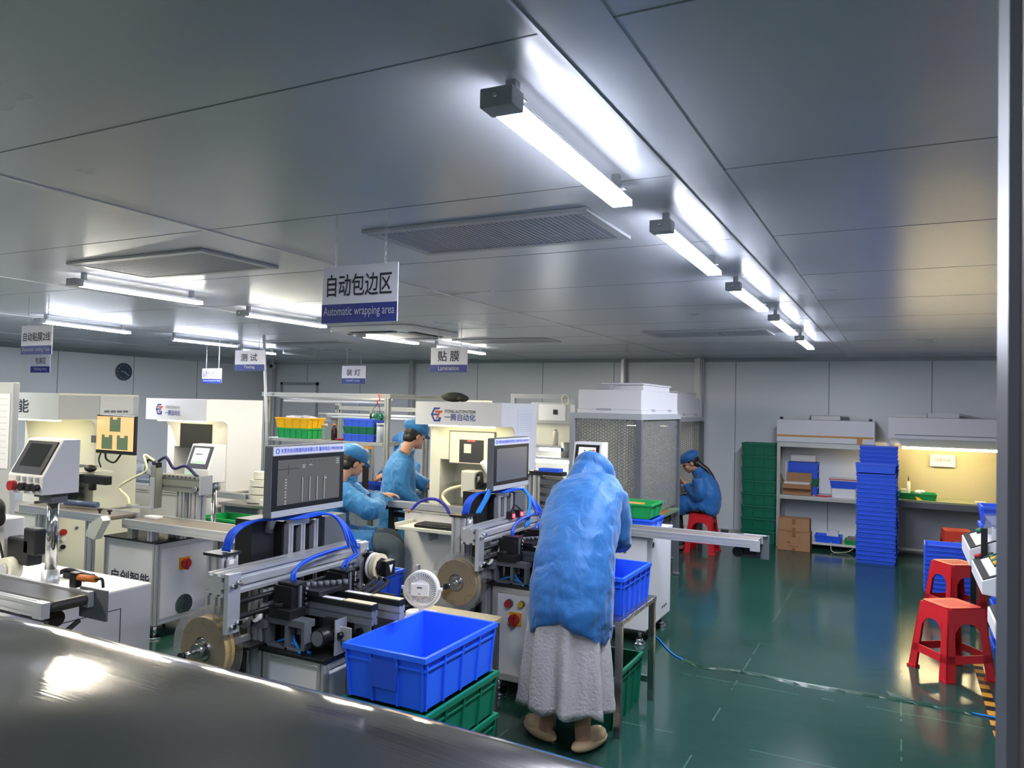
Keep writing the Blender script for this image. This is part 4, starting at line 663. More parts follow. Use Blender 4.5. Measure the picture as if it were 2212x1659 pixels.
a=PY(974,998,YC); b=PY(1070,936,YC); part(T,'monitor_bezel',MB().box((a.x-.01,YC-.02,a.z-.012),(b.x+.01,YC-.0005,b.z+.01)),'grey_dark',bevel=.003)
sc=part(T,'monitor_screen',MB().box((a.x,YC-.0215,a.z),(b.x,YC-.0203,b.z)),'scr_pink'); w=b.x-a.x; h=b.z-a.z
def onscr(T,name,u0,u1,v0,v1,m,d=.001): return part(T,name,MB().box((a.x+u0*w,YC-.0215-d,a.z+v0*h),(a.x+u1*w,YC-.0215-d+.0008,a.z+v1*h)),m)
onscr(T,'drawing_area',.22,.78,.02,.76,'scr_black'); onscr(T,'part_shape',.33,.49,.33,.62,'scr_pink',.002); onscr(T,'title_label',.40,.58,.70,.745,'scr_r',.002)
a2=PY(997,1075,5.42); b2=PY(1030,1018,5.42); m=MB().box((a2.x,5.40,a2.z),(b2.x,5.52,b2.z)); part(T,'axis_cover',m,'cream',bevel=.012); part(T,'axis_motor',MB().box((b2.x+.002,5.40,a2.z+.02),(b2.x+.13,5.5,a2.z+.13)).cyl((b2.x+.05,5.42,a2.z-.06),(b2.x+.05,5.42,a2.z+.02),.02),'black',bevel=.004); part(T,'nozzle',MB().cyl((a2.x+.07,5.45,a2.z-.08),(a2.x+.07,5.45,a2.z),.012).cyl((a2.x+.07,5.45,a2.z-.12),(a2.x+.07,5.45,a2.z-.08),.005),'steel'); part(T,'cable_bundle',MB().tube(bez([(b2.x+.01,5.41,b2.z-.03),(b2.x+.06,5.38,b2.z-.01),(b2.x+.07,5.38,b2.z-.09),(b2.x+.03,5.40,b2.z-.12)],6),.014,8).tube(bez([(b2.x,5.41,b2.z-.05),(b2.x+.03,5.37,b2.z-.1),(b2.x+.08,5.38,b2.z-.04)],6),.01,8),'rubber'); part(T,'white_arm',MB().tube(bez([(b2.x+.04,5.45,b2.z+.08),(b2.x+.12,5.44,b2.z-.02),(b2.x+.2,5.42,b2.z-.1)],5),.03,10),'nylon')
hose(T,[(-3.2,5.5,1.03),(-3.32,5.42,.99),(-3.36,5.4,.93),(-3.28,5.38,.86),(-3.26,5.36,.835)],.014,'tube_white')
c0=[PY(x,y,5.12) for x,y in ((890,1100),(905,1085),(925,1078),(945,1080),(962,1093),(970,1108))]; m=MB(); bp=bez(c0,7)
for i,p in enumerate(bp): m.ell(p,(.013,.013,.013),0,8,5)
part(T,'coolant_hose',m,mat('purple_blue_hose','#2a2aa8',.35)); part(T,'hose_nozzle',MB().cyl(bp[0],bp[0]+Vector((-.035,0,-.03)),.011,.006),'orange')
solo('black_cap',MB().ell((-3.40,5.6,1.758),(.12,.08,.042)).ell((-3.30,5.58,1.748),(.05,.06,.03)),mat('dark_olive_cloth','#33352c',.8),'dark cloth cap left on top of the automation machine','cap')
T=thing('keyboard_tray','white keyboard shelf on the automation machine cabinet','shelf',(-3.15,5.05,.74)); part(T,'tray_plate',MB().box((-3.50,4.93,.715),(-2.75,5.198,.742)),'cream',bevel=.004); part(T,'tray_lip',MB().box((-3.505,4.93,.7425),(-3.49,5.19,.765)),'cream'); part(T,'bracket',MB().box((-3.30,5.1,.62),(-3.28,5.199,.714)),'grey')
T=thing('keyboard','black keyboard on the white machine shelf','keyboard',(-3.0,5.02,.744)); m=MB().box((-3.34,4.955,.7425),(-2.80,5.10,.766)); part(T,'keyboard_case',m,'blackp',bevel=.004); m=MB()
for r_ in range(5):
    for c_ in range(19): m.box((-3.328+c_*.0275,4.965+r_*.026,.766),(-3.304+c_*.0275,4.987+r_*.026,.774))
part(T,'keys',m,'rubber',bevel=.002,seg=1)
def conveyor(name,label,x0,x1,y0,y1,z,h,legs,belt='belt_g',zfoot=.7,ends=True):
    T=thing(name,label,'conveyor',((x0+x1)/2,(y0+y1)/2,zfoot)); part(T,'belt',MB().box((x0+.01,y0+.022,z-.035),(x1-.01,y1-.022,z-.006)),belt,bevel=.006)
    for a,b in ((y0,y0+.02),(y1-.02,y1)): m=MB(); m.ext((x0,a,z-h),(x1,b,z),0,0,(1,2),d=.004); part(T,'side_rail',m,'alu')
    for x,y in legs: m=MB(); m.ext((x,y,zfoot),(x+.05,y+.05,z-h-.0005),2,0,(1,1)); part(T,'leg',m,'alu')
    return T
conveyor('belt_conveyor','aluminium belt conveyor on the deck of the automation machine',-3.78,-2.9,5.215,5.29,.885,.05,(),zfoot=.831); T=thing('conveyor_support','dark bracket holding the conveyor end by the seated man','bracket',(-3.9,5.25,0)); part(T,'support_post',MB().box((-3.92,5.42,0),(-3.86,5.48,.834)).box((-3.92,5.30,.80),(-3.70,5.4195,.834)),'black'); part(T,'clamp_handle',MB().box((-3.86,5.43,.72),(-3.72,5.47,.76)).box((-3.72,5.435,.725),(-3.69,5.465,.755),1),['black','nylon'])
# --- emblem machine further left
x0,y0=-6.38,4.9; T=gantry('automation_machine','white gantry machine with blank dark screen, left of the pipe workbench',x0,x0+.81,y0,y0+.68,y0+.25,.83,1.49,1.69,'white','white',win=True)
p=PY(336,895,y0); et_logo(T,p,.10); q=PY(357,882,y0); text(T,'english_lettering','YITENGZIDONGHUA',(q.x,y0-.001,q.z),(1,0,0),(0,0,1),.026,.20,'grey_dark'); q=PY(357,897,y0); text(T,'chinese_lettering','一腾自动化',(q.x,y0-.001,q.z),(1,0,0),(0,0,1),.05,.20,'ink_blue',bold=.01)
a=PY(391,966,y0+.25); b=PY(459,917,y0+.25); part(T,'dark_screen',MB().box((a.x,y0+.235,a.z),(b.x,y0+.2495,b.z)),'glass_dark')
conveyor('belt_conveyor','aluminium conveyor on the deck of the blank screen machine',-6.5,-5.0,4.82,4.895,.885,.05,(),zfoot=.831)
for k,x in enumerate((-5.62,-5.5,-5.38)): solo('clamp_knob',MB().cyl((x,4.875,.886),(x,4.875,.905),.008).cyl((x,4.875,.905),(x,4.875,.918),.018,.014),'blackp','black clamp knob on the conveyor of the blank screen machine, %s'%('nearest the gantry','middle one','nearest the tape rolls')[k],'knob','conveyor clamp knobs')
# --- lettered machine at the far left, lit inside
x1=-6.17; y0=3.92; T=gantry('lettered_machine','cream lit gantry machine lettered 智能 at the picture edge',x1-1.0,x1,y0,4.66,4.25,.72,1.49,1.715,'cream','cream',base=(x1-1.1,x1+.02,3.86,4.7),win=False)
p=PY(6,890,y0); text(T,'chinese_lettering','启创智能',(p.x-.38,y0-.001,1.545),(1,0,0),(0,0,1),.115,.75,'ink',bold=.012)
part(T,'side_cladding',MB().box((x1+.0005,y0+.001,1.50),(x1+.004,4.655,1.70)),'grey')
part(T,'clear_notice',MB().box((x1+.005,4.28,1.535),(x1+.008,4.6,1.70)),mat('crinkled_film','#c3c5c8',.15,noise=.05,bump=.6,bscale=18)); m=MB()
for k in range(4): m.box((x1+.0085,4.32+.06*k,1.555),(x1+.009,4.37+.06*k,1.575))
part(T,'film_print',m,'grey_dark')
for k,(z,mm,r) in enumerate(((.57,'button_red',.026),(.515,'nylon',.020),(.45,'button_black',.018))): part(T,'button',MB().cyl((x1+.021,3.98,z),(x1+.045,3.98,z),r,n=16),mm)
part(T,'key_switch',MB().cyl((x1+.021,4.1,.59),(x1+.032,4.1,.59),.012),'grey_dark')
# screen on an arm
ym=4.18; a=PY(206,978,ym); b=PY(292,899,ym); T=thing('monitor','black framed monitor with tan drawing on the lettered machine arm','monitor',((a.x+b.x)/2,ym,a.z)); part(T,'bezel',MB().box((a.x,ym,a.z),(b.x,ym+.03,b.z)),'blackp',bevel=.006); part(T,'screen',MB().box((a.x+.008,ym-.0012,a.z+.03),(b.x-.012,ym,b.z-.01)),'scr_tan'); w=b.x-a.x; h=b.z-a.z
for u,v in ((.36,.58),(.16,.12),(.56,.12)):
    part(T,'drawing_block',MB().box((a.x+u*w,ym-.0022,a.z+v*h),(a.x+(u+.28)*w,ym-.0013,a.z+(v+.37)*h)),'scr_olive'); part(T,'drawing_tab',MB().box((a.x+(u+.08)*w,ym-.003,a.z+(v+.31)*h),(a.x+(u+.19)*w,ym-.0023,a.z+(v+.37)*h)),'scr_tan')
part(T,'arm',MB().box((x1+.004,ym+.031,1.30),(a.x+.16,ym+.06,1.36)),'grey_dark'); hose(T,[(a.x+.1,ym+.02,a.z),(a.x+.12,ym+.02,a.z-.05),(a.x+.22,ym+.02,a.z-.07),(a.x+.3,ym+.02,a.z)],.008,'rubber','cable'); hose(T,[(a.x+.04,ym+.02,a.z),(a.x+.02,ym+.02,a.z-.06),(a.x+.05,ym+.02,a.z-.12)],.006,'rubber','cable')
T=thing('swing_shelf','black swing arm carrying keyboard and cream plate on the lettered machine','keyboard arm',(-6.0,4.1,1.1)); part(T,'cream_keyboard',MB().hexa([(-6.45,3.95,1.095),(-5.95,3.95,1.06),(-5.85,4.2,1.06),(-6.4,4.2,1.09),(-6.45,3.95,1.11),(-5.95,3.95,1.075),(-5.85,4.2,1.075),(-6.4,4.2,1.105)]),'cream'); m=MB()
for k in range(6): m.box((-6.36,3.98+.035*k,1.108-.0),(-5.98,3.985+.035*k,1.113))
part(T,'key_rows',m,'grey_dark'); part(T,'arm_body',MB().box((-5.93,4.0,.985),(-5.66,4.06,1.055)).cyl((-5.86,4.03,.93),(-5.86,4.03,.99),.03),'blackp',bevel=.006); part(T,'arm_link',MB().box((-6.165,4.04,1.0),(-5.93,4.06,1.04)),'black')
solo('computer_mouse',MB().ell((-5.88,4.02,1.107),(.06,.04,.03)),'blackp','black mouse on the swing arm by the lettered machine','mouse')
m=MB()
for k in range(5): m.box((-6.5,3.95+.0*k,.78+.06*k),(-6.22+.0*k,4.2,.80+.06*k))
T=thing('press_unit','dark layered press unit inside the lettered machine','press',(-6.35,4.08,.73)); part(T,'press_plates',m,'black'); part(T,'press_column',MB().box((-6.44,4.1,.721),(-6.28,4.2,1.06)),'grey_dark')
# ============================================================ middle line: framed cabinet, long conveyor, dispensing axis
def framed_cabinet(T,x0,x1,y0,y1,z0,z1,w=.04,panel='white',front=True,split=None):
    for x in (x0,x1-w):
        for y in (y0,y1-w): m=MB(); m.ext((x,y,z0),(x+w,y+w,z1),2,0,(1,1)); part(T,'frame_post',m,'alu')
    for z in (z0,z1-w):
        for y in (y0,y1-w): m=MB(); m.ext((x0+w,y,z),(x1-w,y+w,z+w),0,0,(1,1)); part(T,'frame_rail',m,'alu')
        for x in (x0,x1-w): m=MB(); m.ext((x,y0+w,z),(x+w,y1-w,z+w),1,0,(1,1)); part(T,'frame_rail',m,'alu')
    part(T,'front_panel',MB().box((x0+w,y0+.006,z0+w),(x1-w,y0+.012,z1-w)),panel,bevel=.001); part(T,'side_panel',MB().box((x1-.012,y0+w,z0+w),(x1-.006,y1-w,z1-w)),panel,bevel=.001); part(T,'side_panel',MB().box((x0+.006,y0+w,z0+w),(x0+.012,y1-w,z1-w)),panel); part(T,'back_panel',MB().box((x0+w,y1-.012,z0+w),(x1-w,y1-.006,z1-w)),panel)
    for x in (x0+.04,x1-.04):
        for y in (y0+.04,y1-.04): part(T,'foot',MB().cyl((x,y,0),(x,y,.012),.04,n=18).cyl((x,y,.012),(x,y,z0),.012),'chrome')
def rotary(T,c,ax,s=1):
    """yellow plate with red rotary isolator; ax = 0 faces +x, 1 faces -y"""
    c=Vector(c); n=Vector((1,0,0)) if ax==0 else Vector((0,-1,0)); u=Vector((0,1,0)) if ax==0 else Vector((1,0,0)); z=Vector((0,0,1))
    P=lambda a,b,h: c+u*a*s+z*b*s+n*h
    part(T,'isolator_plate',MB().hexa([P(-.035,-.035,0),P(.035,-.035,0),P(.035,.035,0),P(-.035,.035,0),P(-.035,-.035,.012),P(.035,-.035,.012),P(.035,.035,.012),P(-.035,.035,.012)]),'switch_yellow'); part(T,'isolator_knob',MB().cyl(P(0,0,.012),P(0,0,.04),.029*s,n=20).hexa([P(-.007,-.036,.012),P(.007,-.036,.012),P(.007,.02,.012),P(-.007,.02,.012),P(-.007,-.036,.047),P(.007,-.036,.047),P(.007,.02,.047),P(-.007,.02,.047)]),'button_red')
cx0,cx1,cy0,cy1,cz=-5.19,-4.63,3.68,4.22,.68
T=thing('framed_cabinet','aluminium framed white cabinet with cut off lettering and a fan grille','cabinet',(-4.91,3.95,0)); framed_cabinet(T,cx0,cx1,cy0,cy1,.10,cz-.012); part(T,'deck_plate',MB().box((cx0-.005,cy0-.005,cz-.0115),(cx1+.005,cy1+.005,cz)),'black'); text(T,'lettering','启创智能',(cx0+.07,cy0+.005,.35),(1,0,0),(0,0,1),.10,.42,'ink',bold=.012)
rotary(T,(cx1-.006,3.92,.50),0,1.2); fc=Vector((cx1-.004,3.93,.20)); m=MB()
for k in range(5): m.ring(fc,(1,0,0),.072-.014*k,.066-.014*k,.006,24)
part(T,'fan_guard',m,'chrome'); part(T,'fan_opening',MB().cyl(fc-Vector((.001,0,0)),fc+Vector((.001,0,0)),.074,n=24),'ink')
CV=conveyor('belt_conveyor','long aluminium conveyor on posts over the framed cabinet',-4.98,-3.66,3.66,3.93,.82,.062,((-4.95,3.685),(-4.74,3.685),(-4.95,3.86),(-4.74,3.86),(-4.66,3.86)),zfoot=.681)
part(CV,'end_guard',MB().prism([(3.655,.82),(3.655,.70),(3.655,.70)],0,-3.8,-3.66) if 0 else MB().prism([(-3.80,.818),(-3.66,.818),(-3.60,.77),(-3.62,.72),(-3.78,.62),(-3.80,.66)],1,3.640,3.657),'alu_d'); part(CV,'end_guard',MB().prism([(-3.80,.818),(-3.66,.818),(-3.60,.77),(-3.62,.72),(-3.78,.62),(-3.80,.66)],1,3.932,3.95),'alu_d'); part(CV,'guard_cover',MB().hexa([(-3.62,3.657,.72),(-3.60,3.657,.77),(-3.60,3.932,.77),(-3.62,3.932,.72),(-3.80,3.657,.61),(-3.79,3.657,.63),(-3.79,3.932,.63),(-3.80,3.932,.61)]),'cream')
CB=conveyor('belt_conveyor','aluminium belt conveyor in front of the lettered machine',-6.08,-5.02,3.58,3.83,.845,.055,((-5.9,3.6),(-5.3,3.6)),zfoot=.0); part(CB,'roller',MB().cyl((-5.72,3.72,.875),(-5.40,3.76,.875),.022,n=16),mat('blue_grey_roller','#4c5a78',.4)); part(CB,'end_guard',MB().prism([(-5.14,.79),(-5.02,.85),(-4.99,.82),(-5.08,.68),(-5.18,.70)],1,3.52,3.577),'cream')
for k,x in enumerate((-5.2,-5.09)): part(CB,'clamp_knob',MB().cyl((x,3.64,.8455),(x,3.64,.865),.008).cyl((x,3.64,.865),(x,3.64,.88),.018,.014),'blackp')
solo('pale_block',MB().box((-4.93,3.80,.8155),(-4.80,3.86,.83)),'paper_w','small pale block lying on the long conveyor belt','block')
M['axis_grey']=mat('grey_axis_paint','#83857f',.4,.3)
# dispensing axis on double posts
T=thing('dispensing_axis','grey motorised axis on double posts above the long conveyor','axis',(-4.7,4.1,cz)); 
for x in (-4.83,-4.69): m=MB(); m.ext((x,3.99,cz+.001),(x+.09,4.07,1.0),2,0,(2,1)); part(T,'post',m,'alu')
m=MB(); m.ext((-5.02,3.97,1.0),(-4.56,4.07,1.12),0,0,(2,2),d=.008); part(T,'axis_beam',m,'axis_grey'); m=MB()
for k in range(9): m.box((-4.98+.045*k,3.966,1.105),(-4.968+.045*k,3.97,1.115))
part(T,'beam_screws',m,'ink'); part(T,'beam_end',MB().box((-4.559,3.965,.99),(-4.545,4.075,1.13)).cyl((-4.6,3.955,1.03),(-4.6,3.97,1.03),.022,mi=1),['alu','chrome']); part(T,'axis_motor',MB().box((-5.12,3.98,1.02),(-5.022,4.06,1.10)),'black',bevel=.004); 
m=MB(); m.box((-5.01,3.905,.87),(-4.95,3.965,1.17)).box((-5.0,3.90,1.10),(-4.96,3.93,1.19)); part(T,'vertical_slide',m,'axis_grey',bevel=.003); part(T,'slide_motor',MB().box((-5.005,3.91,1.1705),(-4.955,3.96,1.21)),'black',bevel=.003); part(T,'slide_plate',MB().box((-4.99,3.885,.86),(-4.95,3.899,1.10)),'alu'); part(T,'dispense_arm',MB().box((-5.22,3.87,.865),(-4.95,3.884,.88)),'alu')
hose(T,[(-5.0,3.93,1.22),(-5.08,3.9,1.26),(-5.05,3.9,1.15),(-5.2,3.9,1.08),(-5.35,3.9,1.0),(-5.25,3.9,.93),(-5.2,3.88,.88)],.009,'tube_white'); hose(T,[(-4.97,3.94,1.22),(-4.9,3.95,1.25),(-4.85,3.98,1.17),(-4.75,4.0,1.19),(-4.62,4.0,1.12)],.012,mat('dark_spiral_cable','#20204a',.4),'cable'); hose(T,[(-5.0,3.95,1.2),(-5.1,3.95,1.22),(-5.13,3.95,1.12)],.01,'rubber','cable')
def hmi_mesh(T,x0,x1,y0,d,z0,z1,tilt,front,scr):
    """control box: lower upright strip with buttons, upper sloped face with screen; faces -y"""
    zs=z0+(z1-z0)*.33; pl=[(y0,z0),(y0,zs),(y0+tilt,z1),(y0+d,z1),(y0+d,z0)]
    part(T,'control_housing',MB().prism(pl,0,x0,x1),front,bevel=.005)
    def P(u,v,h): return Vector((x0+(x1-x0)*u,y0+tilt*v,zs+(z1-zs)*v))+Vector((0,-(z1-zs),tilt)).normalized()*h
    def q(name,u0,u1,v0,v1,h0,h1,m): part(T,name,MB().hexa([P(u0,v0,h0),P(u1,v0,h0),P(u1,v1,h0),P(u0,v1,h0),P(u0,v0,h1),P(u1,v0,h1),P(u1,v1,h1),P(u0,v1,h1)]),m)
    q('screen_frame',.08,.92,.06,.92,0,.006,'blackp'); q('screen',.2,.8,.24,.84,.0062,.007,scr); return q
T=thing('control_terminal','control terminal with lit pale screen and green lamp on a steel pole','terminal',(-4.62,4.35,0)); yy=4.32; a=PY(397,1040,yy); b=PY(452,965,yy); q=hmi_mesh(T,a.x,b.x,yy,.17,a.z,b.z+.01,.075,'white','scr_white')
for k in range(4): q('screen_key',.22+.14*k,.34+.14*k,.26,.32,.0072,.0076,'scr_g')
q('screen_text',.3,.6,.58,.62,.0072,.0076,'ink'); q('screen_text',.3,.7,.74,.76,.0072,.0076,'tape')
w=b.x-a.x
for u,mm,r in ((.15,'led_green',.014),(.4,'button_red',.012),(.58,'orange',.012),(.8,'button_red',.019)): part(T,'button',MB().cyl((a.x+w*u,yy-.03,a.z+.03),(a.x+w*u,yy,a.z+.03),r,n=14),mm)
part(T,'pole',MB().cyl((b.x-.04,yy+.1,0),(b.x-.04,yy+.1,.03),.09,.07).cyl((b.x-.04,yy+.1,.03),(b.x-.04,yy+.1,a.z-.0005),.02,n=18),'chrome'); part(T,'pole_collar',MB().cyl((b.x-.04,yy+.1,a.z-.05),(b.x-.04,yy+.1,a.z-.001),.03),'alu')
solo('terminal_stand',MB().box((-4.66,4.23,0),(-4.25,4.75,.68)),'steel','narrow steel cabinet carrying the lit control terminal pole','cabinet',bevel=.004)
# bench with white tape rolls and crates behind
T=thing('side_table','steel table with white tape rolls behind the long conveyor','table',(-5.3,5.35,0)); part(T,'table_top',MB().box((-5.52,5.02,.735),(-4.55,5.6,.76)),'steel',bevel=.002)
for x in (-5.5,-4.6):
    for y in (5.04,5.55): m=MB(); m.ext((x,y,0),(x+.035,y+.035,.735),2,0,(1,1)); part(T,'leg',m,'alu')
z=.761
for k,(r,h,x) in enumerate(((.145,.075,-5.22),(.135,.07,-5.21),(.13,.065,-5.2),(.1,.07,-5.2))):
    R_T=thing('tape_roll',('wide white tape roll at the bottom of the pile','second white tape roll of the pile from the table','third white tape roll, below the small one','small white tape roll on top of the pile')[k],'tape roll',(x,5.25,z),0,'pile of white tape rolls'); part(R_T,'roll',MB().ring((x,5.25,z+h/2),(0,0,1),r-.012,.04,h-.008,36),mat('white_tape_%d'%k,'#dcdad0',.5)); z+=h+.0005
carton_=thing('small_carton','small brown box with paper label beside the tape rolls','box',(-4.92,5.22,.761)); part(carton_,'carton',MB().box((-5.0,5.13,.761),(-4.8,5.32,.905)),'card',bevel=.003); part(carton_,'paper_label',MB().box((-4.86,5.129,.81),(-4.81,5.1297,.88)),'paper_w'); crate('plastic_tray','bright green tray on the small brown box','tray',(.26,.2,.085),(-4.90,5.23,.906),0,'green',taper=.06,rim=.012,ribs=(2,2),band=False)
solo('short_roll',MB().ring((-5.02,5.08,.787),(0,0,1),.04,.02,.05,24),'nylon','short narrow white roll next to the wide tape rolls','tape roll')
crate('plastic_crate','open green crate on the floor stack behind the long conveyor','crate',(.42,.3,.16),(-5.05,4.74,.545),0,'green','crates behind the long conveyor',ribs=(3,2)); crate('plastic_crate','green crate under the open green one','crate',(.42,.3,.16),(-5.05,4.74,.383),0,'green','crates behind the long conveyor',ribs=(3,2)); crate('plastic_crate','blue crate under the green pair, upper of two','crate',(.42,.32,.19),(-5.05,4.74,.192),0,'bluetray','crates behind the long conveyor',ribs=(3,2)); crate('plastic_crate','blue crate on the floor behind the long conveyor, lowest of the pile','crate',(.42,.32,.19),(-5.05,4.74,.0),0,'bluetray','crates behind the long conveyor',ribs=(3,2))
T=thing('back_desk','desk with clutter between the lettered and blank screen machines','table',(-7.2,5.9,0)); part(T,'desk_top',MB().box((-8.0,5.6,.77),(-6.6,6.2,.80)),'grey_dark'); part(T,'desk_front',MB().box((-7.9,5.62,.3),(-6.65,5.64,.769)),'card')
for x in (-7.95,-6.66): part(T,'leg',MB().box((x,5.66,0),(x+.04,6.15,.769)),'grey_dark')
crate('parts_bin','blue bin of pale parts on the back desk','bin',(.2,.18,.09),(-6.95,5.9,.801),0,'blue',taper=.06,ribs=(2,2),rim=.01,band=False)
for k in range(3): solo('parts_bag',MB().ell((-7.02+.06*k,5.9,.925+.012*k),(.028,.05,.055)),'nylon','pale plastic bag in the blue bin, %s'%('outer one','middle one','inner one')[k],'bag','parts bags in the bin')
solo('clear_sheet',MB().tube(bez([(-7.75,5.8,.83),(-7.6,5.75,.93),(-7.4,5.8,.84)],6),[.02+.05*math.sin(i/12*PI) for i in range(13)],10),'clear','crumpled clear sheet on the back desk','plastic sheet'); solo('blue_cup',MB().cyl((-7.05,5.72,.801),(-7.05,5.72,.87),.03,.034),mat('pale_blue_cup','#9fc3cf',.4),'pale blue cup on the back desk','cup')
# ============================================================ two edge wrapping machines (the second is a copy further along)
T=thing('wrapping_machine','dark edge wrapping machine with a lit list on its framed monitor','machine',(-2.25,2.7,0),group='edge wrapping machines'); W1=T
framed_cabinet(T,-2.40,-2.07,2.45,3.06,.10,.638,w=.035,panel='white'); part(T,'base_plate',MB().box((-2.415,2.435,.6385),(-2.06,3.07,.655)),'black',bevel=.002)
def btn():
  for x,z,mm,r in ((-2.018,.547,'button_red',.021),(-1.937,.553,'button_yellow',.016)): part(W2,'button',MB().cyl((x,4.006,z),(x,3.99,z),r*1.15,n=18,mi=1).cyl((x,3.99,z),(x,3.975,z),r,n=18),[mm,'grey_dark'])
part(T,'door_line',MB().box((-2.0763,2.60,.36),(-2.0753,3.0,.363)).box((-2.0763,2.60,.36),(-2.0753,2.603,.60)),'ink'); 
for z in (.30,.55): part(T,'door_knob',MB().cyl((-2.076,2.62,z),(-2.06,2.62,z),.012),'chrome')
part(T,'hand_rest',MB().box((-2.50,2.37,.656),(-2.40,2.47,.668)).cyl((-2.46,2.40,.45),(-2.46,2.40,.656),.012,mi=0),'blackp',bevel=.003)
for y in (2.46,3.0): m=MB(); m.ext((-2.505,y,.0),(-2.42,y+.085,.905),2,0,(2,2),d=.008); part(T,'gantry_post',m,'alu')
m=MB(); m.ext((-2.49,2.22,.906),(-2.40,3.14,.998),1,0,(2,2),d=.01); part(T,'gantry_beam',m,'alu')
for y in (2.225,3.06): 
    part(T,'end_plate',MB().box((-2.399,y,.76),(-2.375,y+.065,1.0)),'alu',bevel=.002); m=MB()
    for z in (.79,.95): m.cyl((-2.375,y+.02,z),(-2.355,y+.02,z),.010,n=10).cyl((-2.375,y+.05,z+.01),(-2.355,y+.05,z+.01),.010,n=10)
    part(T,'bolts',m,'chrome')
for z in (.875,.815): part(T,'guide_rod',MB().cyl((-2.387,2.29,z),(-2.387,3.06,z),.011),'black')
def head(y,z0,z1,w=.09):
    part(T,'tool_head',MB().box((-2.372,y,z0),(-2.27,y+w,z1)).box((-2.36,y+.01,z1),(-2.26,y+w-.01,z1+.012)),'black',bevel=.003); m=MB()
    for k in range(4): m.cyl((-2.268,y+w-.01,z0+.02+k*.022),(-2.255,y+w-.01,z0+.02+k*.022),.007,n=8)
    part(T,'fittings',m,'chrome'); part(T,'tool_blade',MB().box((-2.268,y+w*.4,z0-.10),(-2.258,y+w*.55,z1)),'grey_dark'); part(T,'nozzle',MB().cyl((-2.31,y+.04,z0),(-2.31,y+.035,z0-.05),.016,.006,10),'blackp')
head(2.47,.81,.915); head(2.80,.80,.91)
for i,(y,x1) in enumerate(((2.575,-1.935),(2.70,-1.885))):
    part(T,'work_rail',MB().box((-2.40,y,.835),(x1,y+.048,.86)),'black',bevel=.002); m=MB(); m.ext((-2.40,y+.004,.775),(x1+.0,y+.044,.8345),0,0,(1,1)); part(T,'rail_extrusion',m,'grey_dark' if i==0 else 'alu_d'); part(T,'rail_strip',MB().box((x1-.15,y+.006,.8605),(x1-.004,y+.042,.863)),'masking'); part(T,'tape_strip',MB().box((-2.2+.02*i,y+.005,.8605),(x1-.16,y+.03,.862)),'nylon')
    for x in (-2.36,-2.17): part(T,'rail_support',MB().box((x,y-.006,.656),(x+.05,y+.052,.7745)),'black',bevel=.002)
part(T,'clamp_block',MB().box((-2.33,2.56,.861),(-2.20,2.76,.885)),'black',bevel=.003); m=MB()
for k in range(8): m.cyl((-2.32+.017*k,2.58+.022*k,.885),(-2.32+.017*k,2.58+.022*k,.905),.012,n=10)
part(T,'clamp_rollers',m,'grey_dark'); m=MB()
for x in (-2.40,-2.29,-2.2): m.box((x,2.455,.656),(x+.018,2.50,.755))
m.box((-2.40,2.455,.755),(-2.182,2.52,.785)).box((-2.40,2.455,.656),(-2.182,2.50,.668)); part(T,'portal_bracket',m,'grey_dark',bevel=.002); part(T,'bracket_block',MB().box((-2.37,2.44,.785),(-2.25,2.54,.825)).cyl((-2.34,2.47,.825),(-2.34,2.47,.845),.03),'black',bevel=.003)
part(T,'feed_motor',MB().cyl((-2.10,2.44,.735),(-2.10,2.53,.735),.036,n=20).box((-2.15,2.531,.68),(-2.06,2.56,.79)),'blackp'); part(T,'motor_face',MB().cyl((-2.10,2.438,.735),(-2.10,2.44,.735),.030,n=20),'grey_dark'); part(T,'motor_bracket',MB().box((-2.062,2.50,.656),(-2.055,2.57,.80)),'alu')
for (x,y) in ((-2.05,2.53),(-2.02,2.62)): part(T,'slot_plate',MB().box((x-.035,y,.70),(x+.05,y+.006,.77)),'alu',bevel=.002); part(T,'slot_knob',MB().cyl((x,y-.02,.735),(x,y,.735),.014,n=10),'blackp')
part(T,'slot_arm',MB().box((-2.06,2.53,.70),(-1.99,2.545,.715)).box((-2.06,2.62,.70),(-1.96,2.635,.715)),'black')
part(T,'drive_column',MB().box((-2.28,2.84,.656),(-2.12,3.02,.79)).box((-2.36,2.86,.656),(-2.30,3.0,.80)),'black',bevel=.003)
# tower behind the beam with the monitor on it
part(T,'cable_tower',MB().box((-2.66,2.52,.10),(-2.56,2.66,1.165)).box((-2.60,2.68,.10),(-2.53,2.95,1.14)),'black',bevel=.002)
for y in (2.69,2.77,2.86): m=MB(); m.ext((-2.53,y,.10),(-2.50,y+.03,1.13),2,0,(1,1)); part(T,'tower_strip',m,'alu')
part(T,'tower_cover',MB().box((-2.62,2.96,.0),(-2.52,3.12,1.13)),'grey_dark',bevel=.002)
m=MB(); m.ext((-2.62,2.33,.0),(-2.53,2.42,1.035),2,0,(2,2),d=.008); part(T,'short_post',m,'alu'); part(T,'post_cap',MB().box((-2.63,2.32,1.0355),(-2.52,2.43,1.047)),'blackp')
part(T,'post_plate',MB().box((-2.529,2.35,.93),(-2.52,2.41,1.02)),'alu'); part(T,'post_label',MB().box((-2.5195,2.36,1.0),(-2.5185,2.385,1.02)),'paper_w')
